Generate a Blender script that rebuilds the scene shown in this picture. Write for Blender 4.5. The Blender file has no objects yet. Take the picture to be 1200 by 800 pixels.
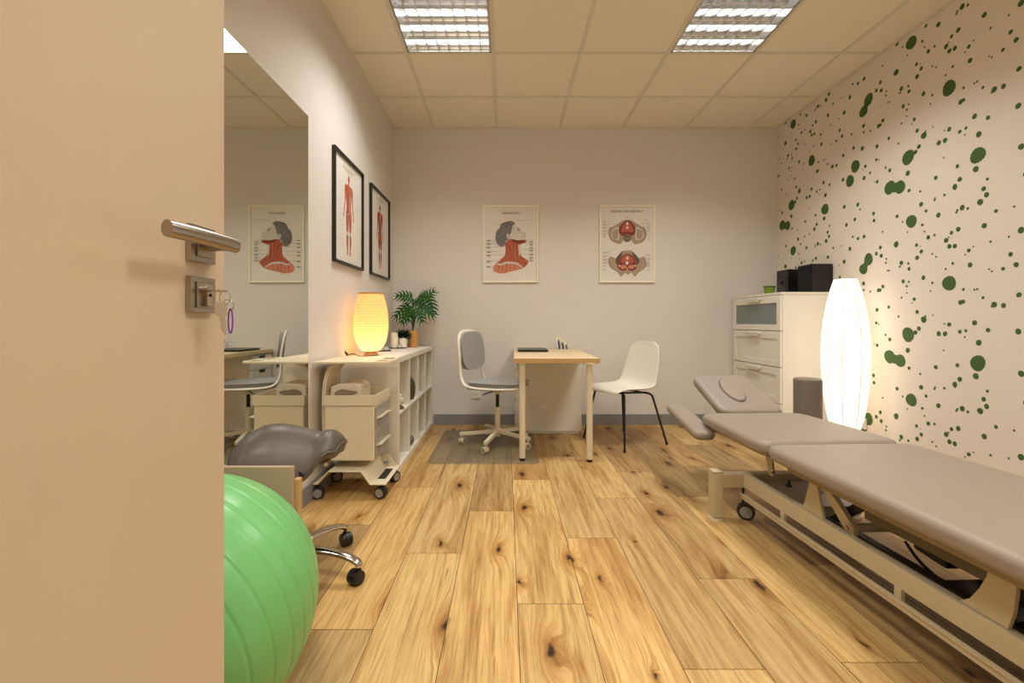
import bpy, bmesh, math, random
from mathutils import Vector, Matrix, Euler, noise
R = math.radians
random.seed(7)
S = bpy.context.scene
COL = S.collection
XL, XR, YB, ZC, YF = -1.10, 2.65, 4.375, 2.89, -0.10     # room: left, right, back, ceiling, front
F, VX, VY = 525.0, 593.0, 377.0

def lin(c):
    return tuple(((x/255)/12.92 if x/255 <= .04045 else ((x/255+.055)/1.055)**2.4) for x in c)

# ------------------------------------------------------------------ materials
MAT = {}
def mat(name, rgb, rough=.5, metal=0, spec=.5, noise_amt=0, noise_scale=8, bump=0, bump_scale=120, trans=0, coat=0, sheen=0, srgb=True, alpha=1, stretch=None):
    if name in MAT: return MAT[name]
    m = bpy.data.materials.new(name); m.use_nodes = True
    nt = m.node_tree; b = nt.nodes['Principled BSDF']
    c = lin(rgb) if srgb else rgb
    b.inputs['Base Color'].default_value = (*c, 1)
    b.inputs['Roughness'].default_value = rough
    b.inputs['Metallic'].default_value = metal
    b.inputs['Specular IOR Level'].default_value = spec
    b.inputs['Transmission Weight'].default_value = trans
    b.inputs['Coat Weight'].default_value = coat
    b.inputs['Sheen Weight'].default_value = sheen
    b.inputs['Alpha'].default_value = alpha
    tc = nt.nodes.new('ShaderNodeTexCoord'); mp = nt.nodes.new('ShaderNodeMapping')
    nt.links.new(tc.outputs['Object'], mp.inputs['Vector'])
    if stretch: mp.inputs['Scale'].default_value = stretch
    # every material carries a little procedural variation
    n = nt.nodes.new('ShaderNodeTexNoise'); n.inputs['Scale'].default_value = noise_scale; n.inputs['Detail'].default_value = 4
    nt.links.new(mp.outputs['Vector'], n.inputs['Vector'])
    a = noise_amt or .03
    mx = nt.nodes.new('ShaderNodeMix'); mx.data_type = 'RGBA'
    mx.inputs[6].default_value = (*[max(0, x*(1-a)) for x in c], 1); mx.inputs[7].default_value = (*[min(1, x*(1+a)) for x in c], 1)
    nt.links.new(n.outputs['Fac'], mx.inputs[0]); nt.links.new(mx.outputs[2], b.inputs['Base Color'])
    if bump:
        n2 = nt.nodes.new('ShaderNodeTexNoise'); n2.inputs['Scale'].default_value = bump_scale; n2.inputs['Detail'].default_value = 3
        nt.links.new(mp.outputs['Vector'], n2.inputs['Vector'])
        bp = nt.nodes.new('ShaderNodeBump'); bp.inputs['Strength'].default_value = bump; bp.inputs['Distance'].default_value = .002
        nt.links.new(n2.outputs['Fac'], bp.inputs['Height']); nt.links.new(bp.outputs['Normal'], b.inputs['Normal'])
    MAT[name] = m
    return m

def emis(name, rgb, strength, base=None):
    m = mat(name, base or rgb, .6)
    b = m.node_tree.nodes['Principled BSDF']
    b.inputs['Emission Color'].default_value = (*rgb, 1) if max(rgb) <= 1 else (*lin(rgb), 1)
    b.inputs['Emission Strength'].default_value = strength
    return m

WALL = mat('wall_paint', (222, 215, 206), .85, noise_amt=.02, bump=.08, bump_scale=300)
PAPER = mat('wallpaper_ground', (232, 222, 207), .8, noise_amt=.015, bump=.05, bump_scale=300)
GREEN = mat('wallpaper_green', (66, 98, 45), .8, noise_amt=.05)
TILE = mat('ceiling_tile', (238, 229, 208), .95, noise_amt=.02, bump=.35, bump_scale=180)
TBAR = mat('ceiling_bar', (222, 214, 194), .6)
BASE = mat('baseboard_grey', (134, 132, 130), .6)
DOOR = mat('door_laminate', (214, 196, 172), .45, bump=.05, bump_scale=400)
STEEL = mat('brushed_nickel', (176, 166, 154), .26, 1, stretch=(1, 12, 1), bump=.05)
CHROME = mat('polished_chrome', (205, 200, 195), .12, 1)
BLACK = mat('black_plastic', (16, 15, 14), .4)
BLACKM = mat('black_powder_steel', (18, 17, 17), .5)
DARK = mat('dark_rubber', (34, 32, 31), .6)
WHITE = mat('white_foil', (232, 226, 212), .45)
WHITEP = mat('white_plastic', (232, 227, 212), .38)
CREAM = mat('cream_powder_steel', (224, 212, 184), .42)
LEATH = mat('grey_leatherette', (149, 135, 122), .48, bump=.12, bump_scale=500, noise_amt=.03)
LEATHD = mat('dark_grey_leatherette', (90, 82, 75), .42, bump=.12, bump_scale=500, noise_amt=.03)
LEATHB = mat('beige_leatherette', (176, 150, 130), .5, bump=.1, bump_scale=500)
TABSTEEL = mat('beige_coated_steel', (194, 178, 146), .42)
FABG = mat('grey_fabric', (152, 152, 148), .9, noise_amt=.12, noise_scale=180, bump=.4, bump_scale=400, sheen=.2)
BIRCH = mat('pale_wood', (222, 198, 156), .45, noise_amt=.09, noise_scale=5, stretch=(14, 1, 4))
OAKL = mat('light_oak', (196, 158, 104), .5, noise_amt=.12, noise_scale=6, stretch=(10, 10, 1))
GREYD = mat('trolley_drawer_grey', (160, 156, 150), .45)
WGREY = mat('caster_grey', (150, 148, 145), .5)
GBALL = mat('green_vinyl', (114, 186, 114), .32, noise_amt=.03, bump=.05, bump_scale=40, spec=.5)
WAX = mat('cream_wax', (240, 230, 206), .5)
POTW = mat('white_ceramic', (205, 208, 204), .3)
LEAF = mat('leaf_green', (36, 86, 28), .55, spec=.25, noise_amt=.3, noise_scale=14)
STEMG = mat('stem_green', (70, 92, 40), .5)
LEAF2 = mat('leaf_dark', (30, 52, 26), .5, noise_amt=.3)
BASK = mat('woven_straw', (206, 152, 84), .8, noise_amt=.45, noise_scale=60, bump=.8, bump_scale=120)
SOIL = mat('soil', (50, 38, 28), .9)
LIME = mat('lime_ceramic', (104, 140, 24), .4)
FROST = mat('frosted_glass', (120, 132, 130), .3, spec=.6)
PURPLE = mat('purple_anodised', (128, 58, 190), .4)
BRASSY = mat('nickel_silver', (196, 186, 168), .25, 1)
TISSUE = mat('paper_towel', (224, 212, 190), .9, noise_amt=.06, noise_scale=20)
PPR = mat('poster_paper', (226, 219, 208), .6)
PFR = mat('cream_wood_frame', (246, 238, 214), .5)
BFR = mat('black_wood_frame', (22, 20, 19), .4)
RED = mat('muscle_red', (184, 92, 62), .6, noise_amt=.28, noise_scale=60, stretch=(3, 1, .6))
REDD = mat('muscle_dark', (128, 48, 34), .6, noise_amt=.25, noise_scale=70)
PINK = mat('muscle_light', (206, 128, 98), .6, noise_amt=.2, noise_scale=70)
BONE = mat('bone_tan', (170, 148, 122), .6, noise_amt=.2, noise_scale=50)
BONED = mat('bone_outline', (96, 74, 58), .6)
PGREY = mat('ink_grey', (120, 116, 110), .6, noise_amt=.3, noise_scale=80)
PGREYD = mat('ink_dark', (66, 62, 60), .6)
PSKIN = mat('ink_skin', (206, 200, 186), .6)
LINE = mat('ink_line', (168, 158, 148), .6)
TEXT = mat('ink_text', (60, 56, 54), .6)
MOSA = mat('mosaic', (74, 68, 46), .3, noise_amt=1.0, noise_scale=70)
SHELLW = mat('shell_cream', (214, 200, 180), .5, noise_amt=.1)
SHELLB = mat('shell_brown', (92, 66, 46), .5, noise_amt=.3)
STONE = mat('grey_stone', (100, 98, 98), .5, noise_amt=.2)
BLUEI = mat('logo_blue', (110, 150, 165), .5)

def mirror_mat():
    m = mat('mirror_silver', (216, 218, 212), .015, 1)
    b = m.node_tree.nodes['Principled BSDF']
    for l in list(b.inputs['Base Color'].links): m.node_tree.links.remove(l)
    b.inputs['Base Color'].default_value = (.74, .76, .72, 1)
    return m
MIRR = mirror_mat()

def clear_mat(name, rgb, mix, rough=.1):
    m = bpy.data.materials.new(name); m.use_nodes = True; nt = m.node_tree
    b = nt.nodes['Principled BSDF']; out = nt.nodes['Material Output']
    b.inputs['Base Color'].default_value = (*lin(rgb), 1); b.inputs['Roughness'].default_value = rough
    t = nt.nodes.new('ShaderNodeBsdfTransparent'); mx = nt.nodes.new('ShaderNodeMixShader')
    n = nt.nodes.new('ShaderNodeTexNoise'); n.inputs['Scale'].default_value = 3
    r = nt.nodes.new('ShaderNodeMapRange'); r.inputs['To Min'].default_value = mix-.02; r.inputs['To Max'].default_value = mix+.02
    nt.links.new(n.outputs['Fac'], r.inputs['Value']); nt.links.new(r.outputs['Result'], mx.inputs['Fac'])
    nt.links.new(t.outputs[0], mx.inputs[1]); nt.links.new(b.outputs[0], mx.inputs[2]); nt.links.new(mx.outputs[0], out.inputs['Surface'])
    return m
MATCLEAR = clear_mat('clear_vinyl', (130, 128, 112), .26, .25)
ACRYL = clear_mat('clear_acrylic', (220, 222, 222), .3, .08)
GLASSC = clear_mat('clear_glass', (215, 222, 220), .35, .05)

def floor_mat():
    m = bpy.data.materials.new('oak_planks'); m.use_nodes = True; nt = m.node_tree; N = nt.nodes; L = nt.links.new
    b = N['Principled BSDF']; b.inputs['Specular IOR Level'].default_value = .4
    g = N.new('ShaderNodeNewGeometry'); a = N.new('ShaderNodeAttribute'); a.attribute_name = 'offs'
    t = N.new('ShaderNodeAttribute'); t.attribute_name = 'tone'
    add = N.new('ShaderNodeVectorMath'); add.operation = 'ADD'
    L(g.outputs['Position'], add.inputs[0]); L(a.outputs['Vector'], add.inputs[1])
    def mapn(sc):
        mp = N.new('ShaderNodeMapping'); mp.inputs['Scale'].default_value = sc; L(add.outputs[0], mp.inputs['Vector']); return mp.outputs[0]
    def noi(sc, scale, det=4, dist=0):
        n = N.new('ShaderNodeTexNoise'); n.inputs['Scale'].default_value = scale; n.inputs['Detail'].default_value = det; n.inputs['Distortion'].default_value = dist
        L(mapn(sc), n.inputs['Vector']); return n.outputs['Fac']
    def ramp(src, stops):
        r = N.new('ShaderNodeValToRGB'); L(src, r.inputs[0]); e = r.color_ramp.elements
        while len(e) < len(stops): e.new(.5)
        for i, (p, c) in enumerate(stops): e[i].position = p; e[i].color = (*c, 1)
        return r.outputs[0]
    def mul(c1, c2, f=1.0):
        x = N.new('ShaderNodeMix'); x.data_type = 'RGBA'; x.blend_type = 'MULTIPLY'
        if isinstance(f, float): x.inputs[0].default_value = f
        else: L(f, x.inputs[0])
        L(c1, x.inputs[6])
        if isinstance(c2, tuple): x.inputs[7].default_value = (*c2, 1)
        else: L(c2, x.inputs[7])
        return x.outputs[2]
    # knots: nearest voronoi feature, about half of them active; the grain bends round them
    nz = N.new('ShaderNodeTexNoise'); nz.inputs['Scale'].default_value = 16; nz.inputs['Detail'].default_value = 3; L(add.outputs[0], nz.inputs['Vector'])
    sc = N.new('ShaderNodeVectorMath'); sc.operation = 'MULTIPLY_ADD'; sc.inputs[1].default_value = (.035, .07, 0); L(nz.outputs['Color'], sc.inputs[0]); L(add.outputs[0], sc.inputs[2])
    mp2 = N.new('ShaderNodeMapping'); mp2.inputs['Scale'].default_value = (5.6, 2.2, 1); L(sc.outputs[0], mp2.inputs['Vector'])
    v = N.new('ShaderNodeTexVoronoi'); v.voronoi_dimensions = '2D'; v.inputs['Scale'].default_value = 1; L(mp2.outputs[0], v.inputs['Vector'])
    sep = N.new('ShaderNodeSeparateColor'); L(v.outputs['Color'], sep.inputs[0])
    def M2(op, a, b_=None, c_=None):
        n = N.new('ShaderNodeMath'); n.operation = op
        for i_, v_ in enumerate((a, b_, c_)):
            if v_ is None: continue
            if isinstance(v_, (int, float)): n.inputs[i_].default_value = v_
            else: L(v_, n.inputs[i_])
        return n.outputs[0]
    act = M2('GREATER_THAN', sep.outputs[0], .50)
    size = M2('ADD', M2('MULTIPLY', sep.outputs[1], .75), .30)
    dk = M2('DIVIDE', v.outputs['Distance'], size)
    g2 = M2('MULTIPLY', M2('POWER', 2.718, M2('MULTIPLY', M2('MULTIPLY', dk, dk), -9.0)), act)
    # bend: add the bell-shaped hill to the grain coordinate so the bands close into eyes and arches
    cmb = N.new('ShaderNodeCombineXYZ'); L(M2('MULTIPLY', g2, M2('MULTIPLY', size, .085)), cmb.inputs[0])
    warp = N.new('ShaderNodeVectorMath'); warp.operation = 'ADD'; L(add.outputs[0], warp.inputs[0]); L(cmb.outputs[0], warp.inputs[1])
    base_vec = warp.outputs[0]
    def mapw(sc_):
        mp = N.new('ShaderNodeMapping'); mp.inputs['Scale'].default_value = sc_; L(base_vec, mp.inputs['Vector']); return mp.outputs[0]
    def noiw(sc_, scale, det=4, dist=0):
        n = N.new('ShaderNodeTexNoise'); n.inputs['Scale'].default_value = scale; n.inputs['Detail'].default_value = det; n.inputs['Distortion'].default_value = dist
        L(mapw(sc_), n.inputs['Vector']); return n.outputs['Fac']
    fine = noiw((170, 7, 1), 1, 6, .5)
    mid = noiw((42, 2.4, 1), 1, 5, .8)
    broad = noi((7, .8, 1), 1.1, 3, 1.0)
    w = N.new('ShaderNodeTexWave'); w.wave_type = 'BANDS'; w.bands_direction = 'X'; w.wave_profile = 'SAW'; w.inputs['Scale'].default_value = 9
    w.inputs['Distortion'].default_value = 7; w.inputs['Detail'].default_value = 2.5; w.inputs['Detail Scale'].default_value = .7; w.inputs['Detail Roughness'].default_value = .55
    L(mapw((1, .16, 1)), w.inputs['Vector'])
    c = t.outputs['Color']
    c = mul(c, ramp(fine, [(.30, (.74, .67, .56)), (.52, (1, 1, 1)), (1, (1.0, 1.0, 1.0))]))
    c = mul(c, ramp(mid, [(.34, (.78, .70, .58)), (.50, (1, 1, 1)), (1, (1.0, 1.0, 1.0))]))
    c = mul(c, ramp(w.outputs['Fac'], [(0, (.70, .60, .46)), (.18, (.93, .90, .84)), (.5, (1, 1, 1)), (1, (1, 1, 1))]), .6)
    c = mul(c, ramp(broad, [(.30, (.66, .56, .42)), (.52, (.97, .95, .92)), (.75, (1.0, 1.0, 1.0))]))
    halo = ramp(dk, [(0, (.40, .27, .16)), (.12, (.60, .46, .31)), (.26, (.86, .78, .66)), (.5, (1, 1, 1))])
    heart = ramp(dk, [(0, (.09, .06, .05)), (.05, (.15, .10, .07)), (.10, (1, 1, 1))])
    c = mul(c, halo, act); c = mul(c, heart, act)
    # thin dark checks along the grain
    ck = noiw((55, 2.6, 1), 1, 2, 1.6)
    ckr = ramp(ck, [(0, (.35, .25, .16)), (.27, (.5, .38, .26)), (.305, (1, 1, 1))])
    c = mul(c, ckr, .7)
    L(c, b.inputs['Base Color'])
    rr = N.new('ShaderNodeMapRange'); rr.inputs['To Min'].default_value = .36; rr.inputs['To Max'].default_value = .56; L(fine, rr.inputs['Value']); L(rr.outputs[0], b.inputs['Roughness'])
    bp = N.new('ShaderNodeBump'); bp.inputs['Strength'].default_value = .15; bp.inputs['Distance'].default_value = .001; L(fine, bp.inputs['Height']); L(bp.outputs[0], b.inputs['Normal'])
    return m
FLOORM = floor_mat()
GAPM = mat('plank_gap', (70, 44, 22), .9)

# ------------------------------------------------------------------ mesh builder
class MB:
    def __init__(s): s.bm = bmesh.new(); s.mi = 0
    def _new(s, faces):
        for f in faces: f.material_index = s.mi
    def m(s, i): s.mi = i; return s
    def box(s, c, d, rot=None, bevel=0, seg=2):
        r = bmesh.ops.create_cube(s.bm, size=1)
        vs = r['verts']
        M = Matrix.Translation(c) @ ((rot if isinstance(rot, Matrix) else Euler(rot).to_matrix().to_4x4()) if rot is not None else Matrix()) @ Matrix.Diagonal((*d, 1))
        bmesh.ops.transform(s.bm, matrix=M, verts=vs)
        fs = set(f for v in vs for f in v.link_faces)
        if bevel:
            es = list(set(e for v in vs for e in v.link_edges))
            rr = bmesh.ops.bevel(s.bm, geom=es, offset=bevel, segments=seg, profile=.5, affect='EDGES')
            fs = set(f for f in fs if f.is_valid) | set(rr['faces'])
        s._new(fs); return s
    def bb(s, x0, x1, y0, y1, z0, z1, bevel=0, seg=2):
        return s.box(((x0+x1)/2, (y0+y1)/2, (z0+z1)/2), (abs(x1-x0), abs(y1-y0), abs(z1-z0)), None, bevel, seg)
    def cyl(s, p0, p1, r0, r1=None, n=20, caps=True):
        p0 = Vector(p0); p1 = Vector(p1); r1 = r0 if r1 is None else r1
        d = p1-p0; q = Vector((0, 0, 1)).rotation_difference(d).to_matrix().to_4x4()
        r = bmesh.ops.create_cone(s.bm, cap_ends=caps, segments=n, radius1=r0, radius2=r1, depth=d.length)
        bmesh.ops.transform(s.bm, matrix=Matrix.Translation((p0+p1)/2) @ q, verts=r['verts'])
        s._new(set(f for v in r['verts'] for f in v.link_faces)); return s
    def tube(s, pts, r, n=10, closed=False, sx=1, sy=1, cap=True, up=(0, 0, 1)):
        pts = [Vector(p) for p in pts]; rings = []; N = len(pts); X = None
        for i, p in enumerate(pts):
            a = pts[(i-1) % N] if (closed or i > 0) else p; b = pts[(i+1) % N] if (closed or i < N-1) else p
            t = (b-a).normalized()
            if X is None:
                u = Vector(up)
                if abs(u.dot(t)) > .95: u = Vector((1, 0, 0)) if abs(t.x) < .9 else Vector((0, 1, 0))
                X = (u - t*u.dot(t)).normalized()
            else: X = (X - t*X.dot(t)).normalized()
            Yv = t.cross(X); rad = r[i] if isinstance(r, (list, tuple)) else r
            rings.append([s.bm.verts.new(p + X*math.cos(2*math.pi*k/n)*rad*sx + Yv*math.sin(2*math.pi*k/n)*rad*sy) for k in range(n)])
        fs = []
        for i in range(N if closed else N-1):
            A, B = rings[i], rings[(i+1) % N]
            for k in range(n): fs.append(s.bm.faces.new((A[k], A[(k+1) % n], B[(k+1) % n], B[k])))
        if not closed and cap:
            fs.append(s.bm.faces.new(rings[0][::-1])); fs.append(s.bm.faces.new(rings[-1]))
        s._new(fs); return s
    def lathe(s, prof, c=(0, 0, 0), n=32, cap=True, rot=None):
        rings = []; M = Matrix.Translation(c) @ (Euler(rot).to_matrix().to_4x4() if rot else Matrix())
        for r, z in prof:
            rings.append([s.bm.verts.new(M @ Vector((r*math.cos(2*math.pi*k/n), r*math.sin(2*math.pi*k/n), z))) for k in range(n)])
        fs = []
        for A, B in zip(rings, rings[1:]):
            for k in range(n): fs.append(s.bm.faces.new((A[k], A[(k+1) % n], B[(k+1) % n], B[k])))
        if cap:
            fs.append(s.bm.faces.new(rings[0][::-1])); fs.append(s.bm.faces.new(rings[-1]))
        s._new(fs); return s
    def sphere(s, c, r, sc=(1, 1, 1), n=24, rot=None):
        q = bmesh.ops.create_uvsphere(s.bm, u_segments=n, v_segments=n//2, radius=r)
        M = Matrix.Translation(c) @ (Euler(rot).to_matrix().to_4x4() if rot else Matrix()) @ Matrix.Diagonal((*sc, 1))
        bmesh.ops.transform(s.bm, matrix=M, verts=q['verts'])
        s._new(set(f for v in q['verts'] for f in v.link_faces)); return s
    def prism(s, poly, M, d):        # 2-D outline (x,y) extruded along local z by d, placed by M
        A = [s.bm.verts.new(M @ Vector((x, y, 0))) for x, y in poly]; B = [s.bm.verts.new(M @ Vector((x, y, d))) for x, y in poly]
        n = len(poly); fs = [s.bm.faces.new(A[::-1]), s.bm.faces.new(B)]
        for k in range(n): fs.append(s.bm.faces.new((A[k], A[(k+1) % n], B[(k+1) % n], B[k])))
        s._new(fs); return s
    def flat(s, poly, M, z=0):
        f = s.bm.faces.new([s.bm.verts.new(M @ Vector((x, y, z))) for x, y in poly])
        f.normal_update(); f.material_index = s.mi; return s
    def build(s, name, mats, parent=None, smooth=True, angle=35, sub=0, bev=0, loc=None, rot=None, solid=None):
        bm = s.bm
        big = [f for f in bm.faces if len(f.verts) > 4 and f.calc_area() > 0]
        bmesh.ops.recalc_face_normals(bm, faces=bm.faces)
        if big: bmesh.ops.triangulate(bm, faces=[f for f in big if len(f.verts) > 12 or s_concave(f)], ngon_method='EAR_CLIP')
        me = bpy.data.meshes.new(name); bm.to_mesh(me); bm.free()
        for m in (mats if isinstance(mats, (list, tuple)) else [mats]): me.materials.append(m)
        o = bpy.data.objects.new(name, me); COL.objects.link(o)
        if parent: o.parent = parent
        if loc: o.location = loc
        if rot: o.rotation_euler = rot
        if smooth:
            me.shade_smooth()
            try: me.set_sharp_from_angle(angle=R(angle))
            except Exception: pass
        if solid: md = o.modifiers.new('thick', 'SOLIDIFY'); md.thickness = solid; md.offset = 0
        if bev: md = o.modifiers.new('bevel', 'BEVEL'); md.width = bev; md.segments = 2; md.limit_method = 'ANGLE'
        if smooth: md = o.modifiers.new('normals', 'WEIGHTED_NORMAL'); md.keep_sharp = True
        if sub: md = o.modifiers.new('smooth', 'SUBSURF'); md.levels = sub; md.render_levels = sub
        return o
def s_concave(f):
    vs = [l for l in f.loops]
    return any(not l.is_convex for l in vs)

def tag(o, label=None, cat=None, group=None, kind=None):
    if label: o['label'] = label
    if cat: o['category'] = cat
    if group: o['group'] = group
    if kind: o['kind'] = kind
    return o
def thing(name, label, cat, loc=(0, 0, 0), rz=0, group=None):
    o = bpy.data.objects.new(name, None); COL.objects.link(o)
    o.location = loc; o.rotation_euler = (0, 0, rz); o.empty_display_size = .1
    return tag(o, label, cat, group)
def struct(o): o['kind'] = 'structure'; return o
def copy_tree(o, parent=None):
    c = o.copy(); COL.objects.link(c)
    if parent: c.parent = parent
    for ch in list(o.children): copy_tree(ch, c)
    return c
def catmull(pts, k=6, closed=False):
    P = [Vector(p) for p in pts]; n = len(P); out = []
    for i in range(n if closed else n-1):
        g = lambda j: P[j % n] if closed else P[max(0, min(n-1, j))]
        a, b, c, d = g(i-1), g(i), g(i+1), g(i+2)
        for q in range(k):
            t = q/k
            out.append(.5*((2*b)+(c-a)*t+(2*a-5*b+4*c-d)*t*t+(3*b-3*c+d-a)*t**3))
    if not closed: out.append(P[-1])
    return out
def interp(tab, x):
    for (x0, y0), (x1, y1) in zip(tab, tab[1:]):
        if x <= x1:
            t = (x-x0)/(x1-x0); t = max(0, min(1, t)); t = t*t*(3-2*t); return y0+(y1-y0)*t
    return tab[-1][1]
def rrect(w, h, r, k=6, cx=0, cy=0):
    o = []
    for sx, sy, a0 in ((1, 1, 0), (-1, 1, 90), (-1, -1, 180), (1, -1, 270)):
        for i in range(k+1):
            a = R(a0+90*i/k); o.append((cx+sx*(w/2-r)+r*math.cos(a), cy+sy*(h/2-r)+r*math.sin(a)))
    return o
def pad_mesh(mb, outline, z0, z1, r, M=Matrix(), seg=6):
    """upholstered pad: outline (x,y) with generously rounded top and bottom edges"""
    cx = sum(p[0] for p in outline)/len(outline); cy = sum(p[1] for p in outline)/len(outline)
    n = len(outline)
    nor = []
    for i in range(n):
        a = Vector(outline[i-1]); b = Vector(outline[(i+1) % n]); d = (b-a); nn = Vector((d.y, -d.x)).normalized(); nor.append(nn)
    rings = []
    zz = []
    for k in range(seg+1):
        a = math.pi/2*k/seg; zz.append((r*(1-math.sin(a)), z0+r*(1-math.cos(a))))
    for k in range(seg+1):
        a = math.pi/2*k/seg; zz.append((r*(1-math.cos(a)), z1-r*(1-math.sin(a))))
    for off, z in zz:
        rings.append([mb.bm.verts.new(M @ Vector((p[0]-nv.x*off, p[1]-nv.y*off, z))) for p, nv in zip(outline, nor)])
    fs = []
    for A, B in zip(rings, rings[1:]):
        for i in range(n): fs.append(mb.bm.faces.new((A[i], A[(i+1) % n], B[(i+1) % n], B[i])))
    fs.append(mb.bm.faces.new(rings[0][::-1])); fs.append(mb.bm.faces.new(rings[-1]))
    mb._new(fs); return mb

def text_mesh(txt, size, M, material, name, parent, depth=.0004):
    cu = bpy.data.curves.new('tmp_text', 'FONT'); cu.body = txt; cu.size = size; cu.align_x = 'CENTER'; cu.align_y = 'CENTER'; cu.extrude = depth
    t = bpy.data.objects.new('tmp_text', cu); COL.objects.link(t)
    dg = bpy.context.evaluated_depsgraph_get(); me = bpy.data.meshes.new_from_object(t.evaluated_get(dg)); me.name = name
    bpy.data.objects.remove(t); bpy.data.curves.remove(cu)
    me.transform(M); me.materials.clear(); me.materials.append(material)
    o = bpy.data.objects.new(name, me); COL.objects.link(o); o.parent = parent
    return o

# ------------------------------------------------------------------ room shell
T = .12
mb = MB(); mb.bb(XL-T, XL, YF-T, YB+T, -.05, ZC+.15); struct(mb.build('wall_left', WALL, smooth=False))
mb = MB(); mb.bb(XL, XR, YB, YB+T, -.05, ZC+.15); struct(mb.build('wall_back', WALL, smooth=False))
mb = MB()
mb.bb(XL, -.52, YF-T, YF, -.05, ZC+.15); mb.bb(.46, XR, YF-T, YF, -.05, ZC+.15); mb.bb(-.52, .46, YF-T, YF, 2.08, ZC+.15)
struct(mb.build('wall_front', WALL, smooth=False))
# corridor end behind the doorway
mb = MB(); mb.bb(-1.4, 1.4, -1.6, -1.5, -.05, 2.6); struct(mb.build('wall_corridor', WALL, smooth=False))
mb = MB()
mb.bb(-.56, -.50, YF-T-.01, YF+.01, 0, 2.12, .003); mb.bb(.44, .50, YF-T-.01, YF+.01, 0, 2.12, .003); mb.bb(-.50, .44, YF-T-.01, YF+.01, 2.06, 2.12, .003)
struct(mb.build('trim_1', DOOR))

# right wall with splattered-dot wallpaper (the print is part of the wall's own mesh)
DOTS = []
def crop(ox, oy, s, rows):
    new = []
    for x, y, h in rows:
        px, py = ox+x/s, oy+y/s
        Y = XR*F/(px-VX); z = 1+(VY-py)*Y/F; r = h/s*Y/F
        new.append((Y, z, r))
    PY_, PZ_ = 1.205, 1.167
    for Y, z, r in new:
        ok = True
        for (Y2, z2, r2, own) in DOTS:
            dy = (Y-Y2+PY_/2) % PY_-PY_/2; dz = (z-z2+PZ_/2) % PZ_-PZ_/2
            if own is not new and math.hypot(dy, dz) < max(.028, .75*(r+r2)): ok = False; break
        if ok: DOTS.append((Y, z, r, new))
crop(1090, 260, 7.273, [(38,112,12),(183,92,17),(240,62,22),(137,157,22),(159,131,8),(165,208,21),(211,205,21),(462,32,24),(775,70,28),(672,126,10),(516,168,11),(330,243,18),(370,209,8),(299,278,8),(687,276,20),(734,364,23),(622,399,17),(504,402,8),(527,421,9),(341,366,22),(194,353,13),(134,400,10),(52,297,9),(19,273,9),(162,522,64),(19,519,12),(4,588,8),(285,575,13),(378,577,10),(402,572,10),(451,645,14),(260,685,22),(283,679,18),(758,621,23),(626,712,22),(547,704,25),(525,722,9),(25,793,7)])
crop(980, 260, 7.273, [(87,25,17),(141,126,11),(186,141,15),(237,124,17),(43,203,7),(117,229,18),(76,338,17),(30,370,6),(36,470,13),(275,319,51),(253,360,28),(232,401,47),(342,270,17),(384,288,18),(376,217,17),(428,315,9),(424,348,10),(438,415,8),(453,415,8),(396,84,9),(511,191,26),(640,-5,55),(734,25,13),(753,81,9),(607,87,8),(785,132,19),(685,197,16),(718,206,6),(725,252,18),(690,305,20),(555,348,20),(543,380,11),(615,353,12),(621,400,17),(743,475,20),(571,506,18),(618,509,10),(602,548,11),(602,604,8),(557,645,10),(665,658,16),(645,690,7),(690,766,18),(233,524,18),(235,580,11),(290,593,10),(360,582,18),(376,580,15),(398,550,17),(448,725,15),(348,749,18)])
crop(980, 150, 7.273, [(131,53,10),(14,110,12),(452,90,20),(531,132,10),(694,24,22),(746,64,28),(760,28,9),(148,170,16),(223,174,20),(353,158,22),(705,158,20),(72,232,16),(163,326,52),(613,250,62),(676,204,20),(13,318,16),(342,270,14),(363,270,7),(249,326,16),(226,352,6),(421,337,11),(457,360,17),(289,382,12),(610,385,23),(117,451,49),(58,440,17),(238,426,18),(349,457,16),(323,458,6),(455,508,57),(500,508,40),(545,503,55),(621,532,16),(716,540,11),(69,671,18),(184,652,18),(204,692,10),(724,650,21),(766,706,15),(159,778,16),(318,728,17),(323,788,16),(519,752,17)])
crop(1090, 150, 7.273, [(163,10,20),(123,22,8),(254,31,17),(297,58,9),(415,54,26),(74,127,22),(128,105,22),(116,252,8),(407,232,68),(757,159,29),(390,350,27),(233,326,18),(49,424,19),(253,437,22),(211,500,24),(214,520,10),(489,434,14),(457,517,21),(482,568,23),(427,630,27),(428,650,10),(123,570,12),(42,600,10),(38,615,10),(274,678,24),(322,685,13),(233,700,11),(225,718,11),(71,742,22),(562,707,17),(700,669,14),(790,393,24)])
crop(1020, 360, 8.889, [(565,90,10),(652,78,8),(550,123,30),(487,47,22),(388,278,69),(465,256,20),(501,218,20),(386,442,24),(199,330,17),(152,282,10),(289,92,10),(67,390,18),(195,510,64),(248,530,44),(300,549,64),(399,630,18),(517,690,13),(707,270,24),(771,273,24),(765,170,10),(679,620,22),(758,447,9),(57,157,14),(30,705,18),(33,778,18)])
crop(1110, 360, 8.889, [(17,177,19),(286,161,28),(126,253,18),(196,244,17),(178,309,10),(426,237,24),(323,370,28),(715,247,30),(805,312,50),(318,580,77),(297,716,31),(747,684,33),(104,602,20),(128,748,25),(75,800,20)])
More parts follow.
